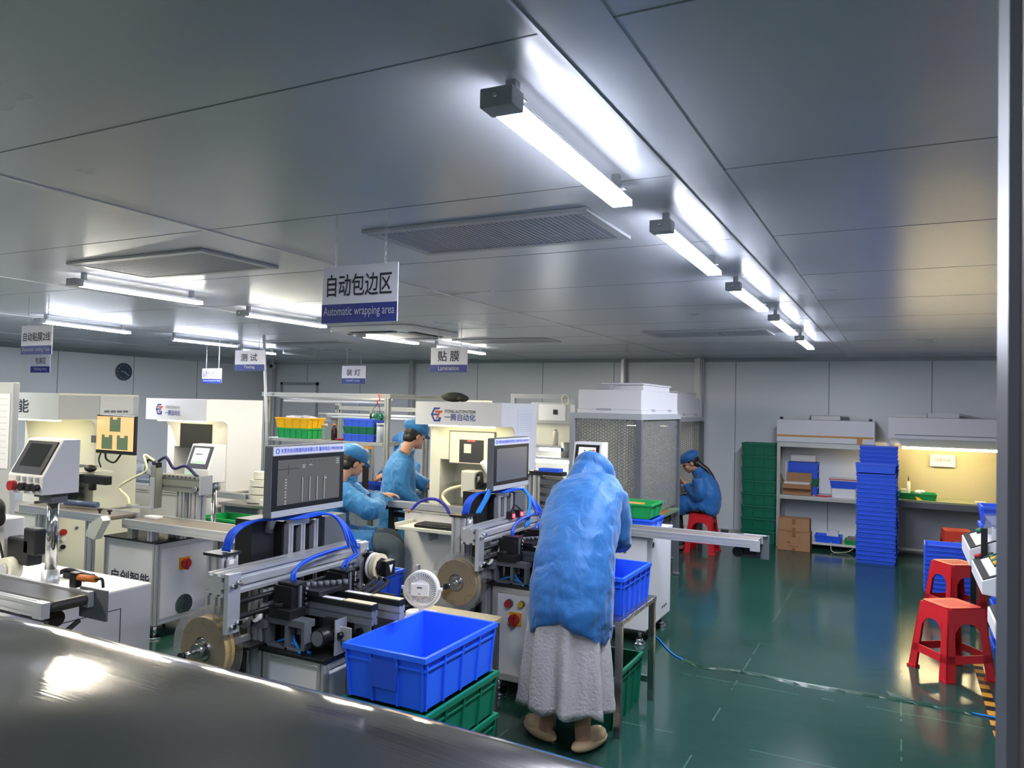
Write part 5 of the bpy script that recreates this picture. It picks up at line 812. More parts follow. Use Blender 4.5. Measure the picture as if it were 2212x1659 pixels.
# monitor
mx=-2.45; y0,y1,z0,z1=2.516,3.005,1.177,1.497
mon=part(T,'monitor',MB().box((mx-.045,y0,z0),(mx,y1,z1)),'grey_dark',bevel=.006); part(T,'monitor_arm',MB().box((mx-.09,2.7,1.12),(mx-.046,2.82,1.34)).cyl((-2.56,2.62,1.1),(-2.52,2.62,1.2),.02),'alu')
part(mon,'monitor_frame',MB().box((mx+.0005,y0+.004,z0+.004),(mx+.004,y1-.004,z0+.032)),'grey'); part(mon,'top_frame',MB().box((mx+.0005,y0+.004,z1-.045),(mx+.004,y1-.004,z1-.004)),'grey'); part(mon,'bezel',MB().box((mx+.0005,y0+.006,z0+.0325),(mx+.003,y1-.006,z1-.046)),'blackp')
mt={'scr1':'scr_grey'}; part(mon,'screen',MB().box((mx+.0035,y0+.035,z0+.055),(mx+.0045,y1-.035,z1-.065)),'scr_grey'); part(mon,'company_sticker',MB().box((mx+.0045,y0+.006,z1-.042),(mx+.0052,y1-.006,z1-.006)),'sign_white')
text(mon,'sticker_lettering','东莞市启创智能科技有限公司 服务电话:1990769108',(mx+.0053,y0+.05,z1-.034),(0,1,0),(0,0,1),.021,.42,'sticker_blue',bold=.012); part(mon,'sticker_emblem',MB().ring((mx+.0058,y0+.03,z1-.024),(1,0,0),.012,.008,.001,20),'sticker_blue')
# feed reel with clear discs on the left front
rc=Vector((-2.53,2.27,.675)); part(T,'reel_roll',MB().ring(rc,(0,1,0),.130,.05,.050,48),'tape_roll'); part(T,'roll_stripe',MB().ring(rc+Vector((0,.002,0)),(0,1,0),.1306,.125,.012,48),'rubber')
for s in (-.028,.028): part(T,'reel_disc',MB().ring(rc+Vector((0,s,0)),(0,1,0),.168,.05,.002,48),'clear')
for k in range(6):
    a=k*PI/3+.3; c=rc+Vector((math.cos(a)*.135,-.03,math.sin(a)*.135)); part(T,'disc_cutout_ring',MB().ring(c,(0,1,0),.036,.034,.002,20),'clear')
part(T,'reel_hub',MB().cyl(rc+Vector((0,-.03,0)),rc+Vector((0,.1,0)),.045,n=20).cyl(rc+Vector((0,-.06,0)),rc+Vector((0,-.03,0)),.03,n=16),'steel'); part(T,'reel_axle',MB().cyl(rc+Vector((0,-.12,0)),rc+Vector((0,-.05,0)),.009).cyl(rc+Vector((0,-.135,0)),rc+Vector((0,-.12,0)),.016,mi=1),['chrome','blackp']); part(T,'reel_arm',MB().box((-2.56,2.36,.64),(-2.50,2.40,.71)).box((-2.505,2.37,.66),(-2.48,2.47,.69)),'alu')
for x,z in ((-2.475,.755),(-2.41,.79)): part(T,'guide_wheel',MB().cyl((x,2.405,z),(x,2.425,z),.026,n=20).cyl((x,2.40,z),(x,2.43,z),.008,mi=1),['nylon','chrome'])
part(T,'wheel_bar',MB().box((-2.48,2.431,.735),(-2.38,2.455,.77)),'grey_dark')
hose(T,[rc+Vector((.12,0,.02)),(-2.46,2.40,.60),(-2.50,2.36,.40),(-2.56,2.33,.2)],.004,'rubber','tape_web')
# hoses
for k in range(4): hose(T,[(-2.575+.012*k,2.375,1.05),(-2.56+.012*k,2.40,1.13),(-2.53,2.50+.01*k,1.165),(-2.47,2.72,1.155+.006*k),(-2.43,2.88,1.16),(-2.40,2.94+.01*k,1.10),(-2.36+.02*k,2.95,1.0)],.006,'tube_blue','air_hose',8,6)
hose(T,[(-2.38,2.95,1.0),(-2.35,2.80,1.0),(-2.33,2.62,.99),(-2.32,2.53,.96),(-2.315,2.52,.925)],.007,'tube_blue','air_hose',8,6); hose(T,[(-2.37,2.96,1.0),(-2.34,2.82,1.01),(-2.33,2.64,1.0),(-2.32,2.545,.97),(-2.315,2.535,.925)],.007,'tube_blue','air_hose',8,6)
for k in range(2): hose(T,[(-2.34+.02*k,2.95,1.0),(-2.32+.02*k,2.94,.97),(-2.32+.015*k,2.88,.95),(-2.32+.015*k,2.85+.02*k,.92)],.006,'tube_blue','air_hose',8,5)
hose(T,[(-2.37,2.5,.665),(-2.3,2.48,.69),(-2.24,2.49,.665),(-2.16,2.47,.66)],.006,'tube_cyan','air_hose',8,5); hose(T,[(-2.30,2.52,.75),(-2.27,2.49,.70),(-2.22,2.47,.665),(-2.2,2.45,.66)],.006,'tube_cyan','air_hose',8,5)
mc=Vector((-2.30,3.11,.885)); part(T,'tape_spool',MB().ring(mc,(1,0,0),.064,.03,.028,36),'masking'); part(T,'spool_flange',MB().ring(mc-Vector((.03,0,0)),(1,0,0),.066,.012,.008,36),'nylon'); part(T,'spool_motor',MB().cyl(mc+Vector((.005,0,0)),mc+Vector((.035,0,0)),.045,n=8).box(mc+Vector((.036,-.038,-.038)),mc+Vector((.075,.038,.038))),'blackp',bevel=.004); part(T,'motor_mark',MB().add([mc+Vector((.0758,-.016,.018)),mc+Vector((.0758,.016,.018)),mc+Vector((.0758,0,-.022))],[(0,1,2)]),'paper'); part(T,'spool_bracket',MB().box((-2.375,3.09,.78),(-2.345,3.13,.95)),'black')
for k in range(3): hose(T,[(-2.30+.03*k,3.08,.835),(-2.26+.04*k,3.02,.84),(-2.25+.04*k,2.93,.82),(-2.26+.05*k,2.80,.80)],.010,'rubber','cable',8,5)
W2=copy_tree(W1); W2.location=W1.location+Vector((.27,1.55,0)); btn(); rotary(W2,(-1.977,4.006,.462),1,1.05); W2['label']='second edge wrapping machine, grey monitor, before the woman in the skirt'
for c in W2.children:
    if c.name.startswith('monitor'):
        for g in c.children:
            if g.name.startswith('screen'): g.data=g.data.copy(); g.data.materials[0]=M['glass_grey']
T=W1
def ui(name,y,z,w,h,m): part(mon,name,MB().box((mx+.0046,y0+.035+y,z1-.065-z-h),(mx+.005,y0+.035+y+w,z1-.065-z)),m)
for k in range(4): ui('list_column',.15+.05*k,.085,.0035,.11,'scr_dark_line'); ui('list_values',.156+.05*k,.085,.006,.11,'scr_pale_line')
for k in range(9): ui('input_field',.045,.085+.0125*k+(.004 if k>3 else 0)+(.004 if k>6 else 0),.013,.007,'scr_pale_line')
for y,z in ((.155,.027),(.155,.036),(.20,.027),(.39,.008),(.39,.018),(.39,.028)): ui('key',y,z,.02,.006,'scr_pale_line')
ui('axis_mark',.065,.022,.003,.045,'scr_dark_line'); ui('axis_mark',.0,.04,.13,.003,'scr_dark_line'); ui('cursor',.315,.095,.006,.006,'paper_w')
for k in range(7): ui('menu_mark',.15+.028*k,.012,.008,.003,'scr_dark_line')
for y in (4.19,4.30): 
    part(W2,'sensor',MB().box((-2.15,y,1.0),(-2.11,y+.05,1.045)),'black',bevel=.003); part(W2,'sensor_lamp',MB().cyl((-2.11,y+.025,1.02),(-2.105,y+.025,1.02),.013,n=12),'led_red')
hose(W2,[(-2.13,4.22,1.045),(-2.12,4.25,1.08),(-2.11,4.32,1.045)],.005,'rubber','cable')
for k in range(3): hose(W2,[(-2.24,3.98+.02*k,1.05),(-2.22,4.02+.02*k,1.12),(-2.2,4.06+.02*k,1.19)],.007,'tube_cyan','air_hose'); hose(W2,[(-2.15,4.42+.012*k,1.17),(-2.12,4.45+.01*k,1.10),(-2.11,4.42+.012*k,1.03),(-2.1,4.36+.03*k,.93)],.006,'tube_cyan','air_hose')
T=thing('lettered_board','white panel with sideways dark blue characters leaning beside the second wrapping machine','panel',(-2.45,4.13,0)); part(T,'panel_board',MB().box((-2.64,3.98,.0),(-2.245,3.995,.66)),'grey',bevel=.002); part(T,'panel_frame',MB().box((-2.66,3.975,0),(-2.641,4.0,.70)),'alu'); text(T,'lettering','启创',(-2.36,3.979,.60),(0,0,-1),(1,0,0),.10,.28,'ink_blue',bold=.012)
carton('brown cardboard box on the floor beside the first wrapping machine',(-2.92,2.2,0),(-2.68,2.6,.52),False)
# small table with the fan
T=thing('low_table','low pale wooden table carrying the small fan','table',(-2.28,3.42,0)); part(T,'table_top',MB().box((-2.38,3.22,.52),(-1.92,3.74,.545)),mat('pale_plywood','#d8c7a0',.6,noise=.08,stretch=(1,8,1)),bevel=.002)
for x in (-2.36,-1.96):
    for y in (3.24,3.70): part(T,'leg',MB().box((x,y,0),(x+.025,y+.025,.5195)),'grey_dark')
fx,fy,fz=-2.27,3.46,.546; T=thing('desk_fan','small white desk fan facing away on the pale wooden table','fan',(fx,fy,fz),R_(16)); m=MB().prism([(.085*math.copysign(abs(math.cos(a))**.7,math.cos(a)),.05*math.copysign(abs(math.sin(a))**.7,math.sin(a))) for a in [2*PI*i/28 for i in range(28)]],2,0,.045); part(T,'base',m,'nylon',bevel=.008,world=False); part(T,'stem',MB().cyl((0,0,.045),(0,0,.075),.014),'nylon',world=False)
cz=.165; part(T,'yoke',MB().tube(arc((0,0,cz),.103,PI*1.0,PI*2.0,18),.006,8),'nylon',world=False)
for s in (-1,1): part(T,'pivot',MB().cyl((s*.088,0,cz),(s*.112,0,cz),.010),'nylon',world=False)
m=MB().ring((0,0,cz),(0,1,0),.094,.086,.05,40); m.cyl((0,-.03,cz),(0,-.012,cz),.05,n=8)
for k in range(48):
    a=2*PI*k/48; m.hexa([Vector((math.cos(a+q)*r,y,cz+math.sin(a+q)*r)) for y in (-.031,-.026) for r,q in ((.05,-.03),(.089,-.012),(.089,.012),(.05,.03))])
part(T,'grille',m,'nylon',world=False); part(T,'rear_cover',MB().prism([(.056*math.copysign(abs(math.cos(a))**.6,math.cos(a)),cz+.036*math.copysign(abs(math.sin(a))**.6,math.sin(a))) for a in [2*PI*i/28 for i in range(28)]][::-1],1,-.044,-.031) if 0 else MB().add([],[]).box((-.05,-.044,cz-.034),(.05,-.031,cz+.034)),'nylon',bevel=.02,seg=4,world=False); part(T,'label_marks',MB().box((-.014,-.0448,cz+.008),(.014,-.0442,cz+.016)).box((-.006,-.0448,cz-.022),(.006,-.0442,cz-.018)),'grey_dark',world=False)
m=MB(); m.cyl((0,-.01,cz),(0,.015,cz),.022)
for k in range(5): a=k*2*PI/5; m.hexa([Vector((math.cos(a+q)*r,y,cz+math.sin(a+q)*r)) for y,dq in ((-.004,0),(.0,0)) for r,q in ((.02,-.2),(.08,-.35),(.08,.35),(.02,.2))])
part(T,'blades',m,'grey',world=False)
# crates round the machines
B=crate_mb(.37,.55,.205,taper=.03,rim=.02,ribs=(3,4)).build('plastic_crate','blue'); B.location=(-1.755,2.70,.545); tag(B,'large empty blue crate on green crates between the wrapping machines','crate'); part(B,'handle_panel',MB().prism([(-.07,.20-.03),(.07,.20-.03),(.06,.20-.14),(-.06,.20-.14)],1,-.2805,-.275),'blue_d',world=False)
for k in range(3): crate('plastic_crate',('dark green crate on the floor under the large blue crate','middle dark green crate under the large blue crate','dark green crate right beneath the large blue crate')[k],'crate',(.38,.56,.178),(-1.75,2.70,.181*k),0,'green_d','green crates under the blue crate',ribs=(3,4))
crate('plastic_crate','blue crate filled with pale packs behind the first wrapping machine','crate',(.43,.58,.20),(-3.13,3.92,.405),0,'blue',ribs=(3,4)); crate('plastic_crate','blue crate under the filled one behind the first wrapping machine','crate',(.43,.58,.20),(-3.13,3.92,.203),0,'blue','crates under the filled blue crate',ribs=(3,4)); crate('plastic_crate','lowest blue crate behind the first wrapping machine','crate',(.43,.58,.20),(-3.13,3.92,.0),0,'blue','crates under the filled blue crate',ribs=(3,4))
for k in range(5): solo('foam_pack',MB().box((-3.31,3.68+.098*k,.415),(-2.95,3.765+.098*k,.575-.004*(k%2))),'paper','pale pack in the filled blue crate, %s'%('nearest the camera side' if k==0 else 'row %s from the front'%('two three four five'.split()[k-1])),'pack','pale packs in the filled crate',bevel=.012)
# steel side table by the skirted woman
T=thing('steel_table','small stainless steel table carrying a blue crate beside the woman in a skirt','table',(-1.55,4.12,0)); x0,x1,y0,y1=-1.72,-1.265,3.80,4.43; part(T,'table_top',MB().box((x0,y0,.575),(x1,y1,.60)),'steel',bevel=.003)
for x in (x0,x1-.04):
    for y in (y0,y1-.04): part(T,'leg',MB().box((x+.003,y+.003,0),(x+.037,y+.037,.5745)),'steel')
for lo,hi in (((x0+.04,y1-.035,.10),(x1-.04,y1-.01,.135)),((x0+.006,y0+.04,.10),(x0+.03,y1-.04,.135))): part(T,'stretcher',MB().box(lo,hi),'steel')
crate('plastic_crate','blue crate standing on the small steel table','crate',(.30,.48,.20),(-1.445,4.13,.6005),0,'blue',taper=.03,ribs=(3,5)); crate('plastic_crate','open dark green crate on the floor under the steel table','crate',(.33,.50,.28),(-1.495,4.11,0),0,'green_d',taper=.04,ribs=(3,4))
# ============================================================ machine with the long delivery conveyor, right of the woman
x0,x1,y0,y1=-2.70,-1.60,5.33,5.98; T=thing('lamination_machine','white cabinet machine with the delivery conveyor reaching over the green floor','machine',(-2.1,5.6,0)); part(T,'cabinet',MB().box((x0,y0,.11),(x1,y1,.765)),'white',bevel=.006); part(T,'plinth',MB().box((x0+.01,y0+.01,.10),(x1-.01,y1-.01,.1095)),'grey_dark'); part(T,'deck',MB().box((x0-.01,y0-.01,.7655),(x1+.01,y1+.01,.785)),'white',bevel=.003)
for x in (x0+.06,x1-.06):
    for y in (y0+.06,y1-.06): part(T,'foot',MB().cyl((x,y,0),(x,y,.015),.045,n=20).cyl((x,y,.015),(x,y,.05),.04,.014,n=20).cyl((x,y,.05),(x,y,.10),.013),'chrome')
part(T,'door',MB().box((x0+.4,y0-.006,.17),(x1-.12,y0-.0005,.70)),'white',bevel=.002)
for z in (.20,.66): part(T,'door_screw',MB().cyl((x1-.16,y0-.0105,z),(x1-.16,y0-.006,z),.01,n=12),'grey_dark')
m=MB()
for k in range(3): m.cyl((x1,y1-.22+.05*k,.19),(x1+.002,y1-.22+.05*k,.19),.012,n=10)
m.cyl((x1,y0+.16,.70),(x1+.002,y0+.16,.70),.022,n=12); part(T,'vent_holes',m,'ink')
DC=conveyor('belt_conveyor','long aluminium delivery conveyor reaching out over the green floor',-2.27,-.83,5.28,5.50,.838,.052,(),zfoot=.786); part(DC,'end_bracket',MB().box((-.88,5.27,.768),(-.815,5.279,.84)),'alu'); part(DC,'end_plate',MB().box((-1.0,5.501,.68),(-.79,5.508,.845)),'grey_dark'); part(DC,'drive_motor',MB().cyl((-.98,5.38,.735),(-.98,5.50,.735),.035,n=16).box((-.94,5.40,.72),(-.86,5.49,.76)),'blackp'); part(DC,'sensor',MB().box((-1.12,5.50,.80),(-1.07,5.53,.86)),'black',bevel=.003); part(DC,'top_plate',MB().box((-.96,5.482,.8385),(-.80,5.508,.845)),'alu')
crate('plastic_tray','blue tray under the green tray on the delivery machine deck','tray',(.46,.30,.085),(-1.86,5.70,.786),0,'blue',taper=.04,rim=.014,ribs=(3,2),band=False); crate('plastic_tray','bright green tray holding a tan sheet on the delivery machine deck','tray',(.46,.30,.11),(-1.87,5.70,.872),0,'green',taper=.05,rim=.014,ribs=(3,2),band=False); solo('tan_sheet',MB().box((-2.05,5.60,.955),(-1.76,5.80,.965)),'tape_o','tan sheet lying in the bright green tray','sheet'); solo('sheet_stack',MB().box((-2.04,5.61,.877),(-1.77,5.79,.954)),'paper','pale stack under the tan sheet in the green tray','stack')
T=thing('control_terminal','control terminal with green and red keys on its screen, above the bending woman','terminal',(-2.0,5.2,.785)); q=hmi_mesh(T,-2.11,-1.895,5.12,.18,1.09,1.445,.06,'white','scr_white'); q('screen_key',.55,.66,.72,.78,.0072,.0076,'scr_g'); q('screen_key',.67,.78,.72,.78,.0072,.0076,'scr_r'); q('screen_key',.6,.71,.62,.68,.0072,.0076,'scr_y'); q('screen_key',.38,.44,.72,.76,.0072,.0076,'ink')
for u,mm in ((.2,'button_green'),(.42,'button_red'),(.64,'button_black')): part(T,'button',MB().cyl((-2.11+.215*u,5.095,1.14),(-2.11+.215*u,5.12,1.14),.015,n=14),mm); part(T,'button_tag',MB().box((-2.11+.215*u-.015,5.117,1.165),(-2.11+.215*u+.015,5.1195,1.185)),'alu')
part(T,'pole',MB().cyl((-2.0,5.25,1.0895),(-2.0,5.25,.10),.02),'chrome'); part(T,'pole_foot',MB().cyl((-2.0,5.25,0),(-2.0,5.25,.10),.06,.025),'grey_dark')
T=thing('film_axis','grey vertical axis with cream hose left of the bending woman','axis',(-2.28,5.55,.785)); 
for x in (-2.62,-2.54): m=MB(); m.ext((x,5.42,.786),(x+.05,5.47,1.16),2,0,(1,1)); part(T,'axis_post',m,'alu_d')
m=MB()
for k in range(5): m.box((-2.49,5.42,.83+.065*k),(-2.32,5.47,.87+.065*k))
part(T,'axis_plates',m,'grey_dark'); part(T,'axis_back',MB().box((-2.49,5.4705,.786),(-2.32,5.49,1.15)),'alu_d'); part(T,'axis_head',MB().box((-2.64,5.40,1.161),(-2.30,5.50,1.19)),'black'); hose(T,[(-2.56,5.44,1.19),(-2.62,5.38,1.15),(-2.74,5.36,1.02),(-2.73,5.35,.9),(-2.66,5.36,.80)],.014,'tube_white'); part(T,'blue_cover',MB().box((-2.5,5.41,1.1905),(-2.33,5.49,1.215)),'blue')
# ============================================================ white machine at the near left
x0,x1,y0,y1=-5.2,-3.52,1.55,2.78; T=thing('film_machine','white machine at the picture edge with a blank terminal and black belt','machine',(-4.3,2.2,0)); part(T,'cabinet',MB().box((x0,y0,.08),(x1,y1,.72)),'white',bevel=.012); part(T,'door_outline',MB().box((x1-.0005,y0+.2,.62),(x1+.0012,2.60,.624)).box((x1-.0005,2.596,.12),(x1+.0012,2.60,.624)),'ink')
for x in (x0+.1,x1-.1):
    for y in (y0+.1,y1-.1): part(T,'foot',MB().cyl((x,y,0),(x,y,.08),.035),'chrome')
part(T,'tower',MB().box((-5.3,2.55,.7205),(-4.425,2.585,1.765)),'grey',bevel=.004); part(T,'drawing_sheet',MB().box((-4.75,2.546,1.28),(-4.445,2.5495,1.70)),'paper'); m=MB()
for k in range(11): m.box((-4.73,2.5452,1.33+.034*k),(-4.47,2.5458,1.3312+.034*k))
for x,z in ((-4.60,1.62),(-4.60,1.53)): m.box((x,2.5452,z),(x+.05,2.5458,z+.035))
part(T,'drawing_lines',m,'grey_dark'); part(T,'body_block',MB().box((-4.80,2.44,.7205),(-4.27,2.549,1.03)),'white',bevel=.006); m=MB().tube(bez([(-4.8,2.40,1.13),(-4.5,2.40,1.13),(-4.27,2.40,1.125),(-4.235,2.40,1.07),(-4.27,2.40,1.01),(-4.6,2.40,1.0),(-4.8,2.40,1.0)],6),.022,10); part(T,'foam_loop',m,'rubber'); part(T,'side_box',MB().box((-4.42,2.35,.87),(-4.31,2.439,.95)),'blackp',bevel=.003); hose(T,[(-4.36,2.38,.95),(-4.30,2.38,1.0),(-4.24,2.40,.92),(-4.2,2.42,.75)],.006,'rubber','cable')
part(T,'roller_unit',MB().box((-4.24,2.44,.80),(-4.05,2.52,.94)).box((-4.10,2.44,.86),(-3.99,2.5,1.0)),'black',bevel=.01); part(T,'tape_wheel',MB().cyl((-4.18,2.40,.78),(-4.18,2.46,.78),.06,n=24).cyl((-4.18,2.39,.78),(-4.18,2.40,.78),.03,mi=1),['cream','alu']); hose(T,[(-4.05,2.6,.735),(-3.98,2.62,.76),(-3.85,2.62,.75),(-3.8,2.65,.735)],.012,'rubber','cable'); part(T,'cable_bracket',MB().box((-4.0,2.6,.7205),(-3.82,2.66,.75)),'black')
ty=2.22; a=PY(16,1062,ty); b=PY(96,956,ty); q=None; part_T=T
T2=thing('control_terminal','blank dark control terminal on a steel pole at the left edge','terminal',(-3.65,2.3,.72)); q=hmi_mesh(T2,a.x,b.x,ty,.18,a.z,b.z+.01,.095,'white','glass_dark'); w=b.x-a.x
for u,mm,r in ((.2,'button_red',.024),(.5,'button_black',.02),(.72,'button_black',.018),(.88,'button_black',.016)): part(T2,'button',MB().cyl((a.x+w*u,ty-.025,a.z+.035),(a.x+w*u,ty,a.z+.035),r,n=16),mm)
for u in (.3,.48,.66,.84): part(T2,'button_tag',MB().box((a.x+w*u-.012,ty-.004,a.z+.062),(a.x+w*u+.012,ty-.0005,a.z+.082)),'alu')
px_=a.x+w*.62; part(T2,'pole',MB().cyl((px_,ty+.12,.85),(px_,ty+.12,a.z-.001),.026,n=20),'chrome'); part(T2,'pole_clamp',MB().box((px_-.05,ty+.08,a.z-.05),(px_+.05,ty+.16,a.z-.0015)),'grey_dark'); part(T2,'pole_socket',MB().cyl((px_,ty+.12,.7205),(px_,ty+.12,.85),.04,n=20),'alu')
z=.86; T=thing('belt_conveyor','short conveyor with black belt at the left edge, orange sensor on top','conveyor',(-3.6,2.02,.72)); part(T,'belt',MB().box((-4.6,1.945,z-.05),(-3.06,2.115,z-.003)),'belt',bevel=.02,seg=3)
for ya,yb in ((1.91,1.94),(2.12,2.14)): m=MB(); m.ext((-4.6,ya,z-.06),(-3.12,yb,z),0,0,(1,2),d=.005); part(T,'side_rail',m,'alu')
part(T,'end_block',MB().box((-3.119,1.905,z-.065),(-3.06,1.942,z+.002)),'alu',bevel=.002); part(T,'end_block',MB().box((-3.119,2.118,z-.065),(-3.08,2.145,z+.002)),'alu',bevel=.002); part(T,'end_plate',MB().box((-3.18,2.146,z-.12),(-3.0,2.155,z+.01)),'grey_dark'); part(T,'lower_rail',MB().box((-3.4,1.905,z-.085),(-3.04,1.925,z-.07)),'chrome'); part(T,'drive_motor',MB().cyl((-3.35,2.03,z-.10),(-3.15,2.03,z-.10),.035,n=16),'blackp')
part(T,'support_block',MB().box((-4.3,1.9,.7205),(-3.56,2.14,z-.0655)),'grey'); hose(T,[(-3.2,2.0,z-.11),(-3.1,1.96,z-.14),(-3.02,1.98,z-.12),(-3.02,2.04,z-.09)],.01,'rubber','cable')
part(T,'orange_sensor',MB().cyl((-3.20,2.15,z+.045),(-3.08,2.15,z+.05),.014,n=14),'orange'); part(T,'sensor_clamp',MB().box((-3.24,2.135,z),(-3.195,2.165,z+.065)),'blackp',bevel=.003); hose(T,[(-3.08,2.15,z+.05),(-3.04,2.15,z+.055),(-3.03,2.15,z+.02)],.006,'rubber','cable')
# ============================================================ stainless counter in front of the camera
def counter_mat():
    m=mat('brushed_stainless_sheet','#c2beba',.22,1,noise=.10,nscale=3); nt=m.node_tree; N=nt.nodes; L=nt.links; b=N['Principled BSDF']; tc=[n for n in N if n.type=='TEX_COORD'][0]
    mp=N.new('ShaderNodeMapping'); mp.inputs['Scale'].default_value=(6,260,6); mp.inputs['Rotation'].default_value=(0,0,R_(-28)); L.new(tc.outputs['Object'],mp.inputs[0]); n=N.new('ShaderNodeTexNoise'); n.inputs['Scale'].default_value=1; n.inputs['Detail'].default_value=5; L.new(mp.outputs[0],n.inputs[0]); bp=N.new('ShaderNodeBump'); bp.inputs['Strength'].default_value=.05; bp.inputs['Distance'].default_value=.002; L.new(n.outputs[0],bp.inputs['Height']); L.new(bp.outputs[0],b.inputs['Normal'])
    rr=N.new('ShaderNodeMapRange'); L.new(n.outputs[0],rr.inputs[0]); rr.inputs[3].default_value=.06; rr.inputs[4].default_value=.11; L.new(rr.outputs[0],b.inputs['Roughness'])
    return m
M['counter']=counter_mat(); ZT=1.40
A=PZ(0,1327,ZT); B_=PZ(1446,1659,ZT); d=(B_-A).normalized(); nrm=Vector((d.y,-d.x,0)); nrm=nrm if nrm.y<0 else -nrm     # back edge line and the direction toward the camera
T=thing('steel_counter','dented brushed stainless steel counter across the lower picture corner','counter',A+d*.5); NU,NV=90,30; vs=[]; fs=[]; L_=2.2; D_=.36; random.seed(3)
dents=[(random.uniform(.1,1.4),random.uniform(.03,.33),random.uniform(.07,.2),random.choice((-1,1))*random.uniform(.003,.008)) for _ in range(16)]+[(random.uniform(.1,1.2),random.uniform(.03,.3),random.uniform(.012,.025),-random.uniform(.001,.002)) for _ in range(7)]
for i in range(NU+1):
    u=-.45+L_*i/NU
    for j in range(NV+1):
        v=D_*(j/NV)**1.35; z=ZT-.010*math.exp(-v/.010)
        for du,dv,r,h in dents: z+=h*math.exp(-((u-du)**2+(v-dv)**2*2)/(r*r))
        z+=.0012*math.sin(u*17+v*9)+.0018*math.sin(u*5.3-v*14)
        p=A+d*u+nrm*v; vs.append((p.x,p.y,z))
    
fs=[(i*(NV+1)+j,(i+1)*(NV+1)+j,(i+1)*(NV+1)+j+1,i*(NV+1)+j+1) for i in range(NU) for j in range(NV)]
o=part(T,'counter_sheet',MB().add(vs,fs,0,True),'counter'); o.modifiers.new('thickness','SOLIDIFY').thickness=.002
P=lambda u,v,z: A+d*u+nrm*v+Vector((0,0,z-ZT))
part(T,'counter_body',MB().hexa([P(-.44,.012,0.0),P(1.74,.012,0.0),P(1.74,D_-.01,0.0),P(-.44,D_-.01,0.0),P(-.44,.012,ZT-.035),P(1.74,.012,ZT-.035),P(1.74,D_-.01,ZT-.035),P(-.44,D_-.01,ZT-.035)]),'steel')
part(T,'rolled_edge',MB().cyl(P(-.45,.0,ZT-.026),P(1.75,.0,ZT-.026),.010,n=14),'counter')
# ============================================================ people
TX=bpy.data.textures.new('cloth_lumps','CLOUDS'); TX.noise_scale=.16; TX.noise_depth=2
TX2=bpy.data.textures.new('cloth_creases','CLOUDS'); TX2.noise_scale=.05; TX2.noise_depth=3
def fuse(o, vox, sm=4, disp=0, disp2=0):
    r=o.modifiers.new('fuse','REMESH'); r.mode='VOXEL'; r.voxel_size=vox; r.use_smooth_shade=True
    s=o.modifiers.new('relax','SMOOTH'); s.iterations=sm; s.factor=.5
    if disp: d=o.modifiers.new('lumps','DISPLACE'); d.texture=TX; d.strength=disp; d.mid_level=.5; d.texture_coords='LOCAL'
    if disp2: d=o.modifiers.new('creases','DISPLACE'); d.texture=TX2; d.strength=disp2; d.mid_level=.5; d.texture_coords='LOCAL'
    return o
def rings(path, side, n=28, fold=0, hem=None):
    """body sections: path = (centre, half width, half depth); side = direction of the person's right"""
    P=[Vector(p[0]) for p in path]; out=[]; s=Vector(side).normalized()
    for i,(c,rx,ry) in enumerate(path):
        t=(P[min(i+1,len(P)-1)]-P[max(i-1,0)]).normalized(); x=(s-t*s.dot(t)).normalized(); y=t.cross(x); rg=[]
        for j in range(n):
            a=2*PI*j/n; k=1+fold*(math.sin(5*a+i*.4)+.6*math.sin(9*a+1.3*i)) ; ca,sa=math.cos(a),math.sin(a)
            p=P[i]+x*(rx*k*math.copysign(abs(ca)**.85,ca))+y*(ry*k*math.copysign(abs(sa)**.85,sa))
            if hem and i==0: p=p-Vector((0,0,hem*abs(ca)**1.6))
            rg.append(p)
        out.append(rg)
    return out
def frame(f):
    f=Vector(f).normalized(); s=f.cross(Vector((0,0,1))).normalized(); u=s.cross(f); return s,f,u,Matrix((s,f,u)).transposed()
def hand(m, w, d, pn):
    d=Vector(d).normalized(); pn=(Vector(pn)-d*Vector(pn).dot(d)).normalized(); l=d.cross(pn); R3=Matrix((l,d,pn)).transposed(); w=Vector(w)
    m.ell(w+d*.045,(.038,.052,.017),0,12,8,R3)
    for k,(o,L) in enumerate(((-.027,.062),(-.009,.072),(.009,.068),(.027,.054))):
        b=w+d*.085+l*o; m.tube([b-d*.03,b,b+d*L*.45+pn*.008,b+d*L*.75+pn*.026,b+d*L*.8+pn*.045],[.009,.009,.0085,.0078,.006],8)
    b=w+d*.03-l*.034; m.tube([b+l*.012,b+d*.02-l*.018+pn*.012,b+d*.05-l*.02+pn*.028,b+d*.07-l*.008+pn*.036],[.012,.0105,.0095,.007],8)
def head_mesh(m, H, look):
    s,f,u,R3=frame(look); H=Vector(H); e=lambda o,r,n=12,k=8: m.ell(H+s*o[0]+f*o[1]+u*o[2],r,0,n,k,R3)
    e((0,-.01,.015),(.076,.094,.098),18,12); e((0,.028,-.045),(.060,.066,.066),16,10); e((0,.06,-.092),(.026,.026,.02)); e((0,.097,-.022),(.013,.017,.024)); e((0,.104,-.034),(.016,.012,.010)); e((0,.085,.018),(.052,.014,.012)); e((0,.092,-.062),(.024,.010,.008)); e((0,.09,-.074),(.022,.010,.007))
    for q in (-1,1): e((q*.077,-.008,-.015),(.010,.020,.032)); e((q*.042,.066,-.03),(.022,.022,.02))
    m.tube([H-u*.20-f*.045,H-u*.10-f*.03,H-u*.03-f*.02],[.056,.052,.058],14)
    return s,f,u,R3
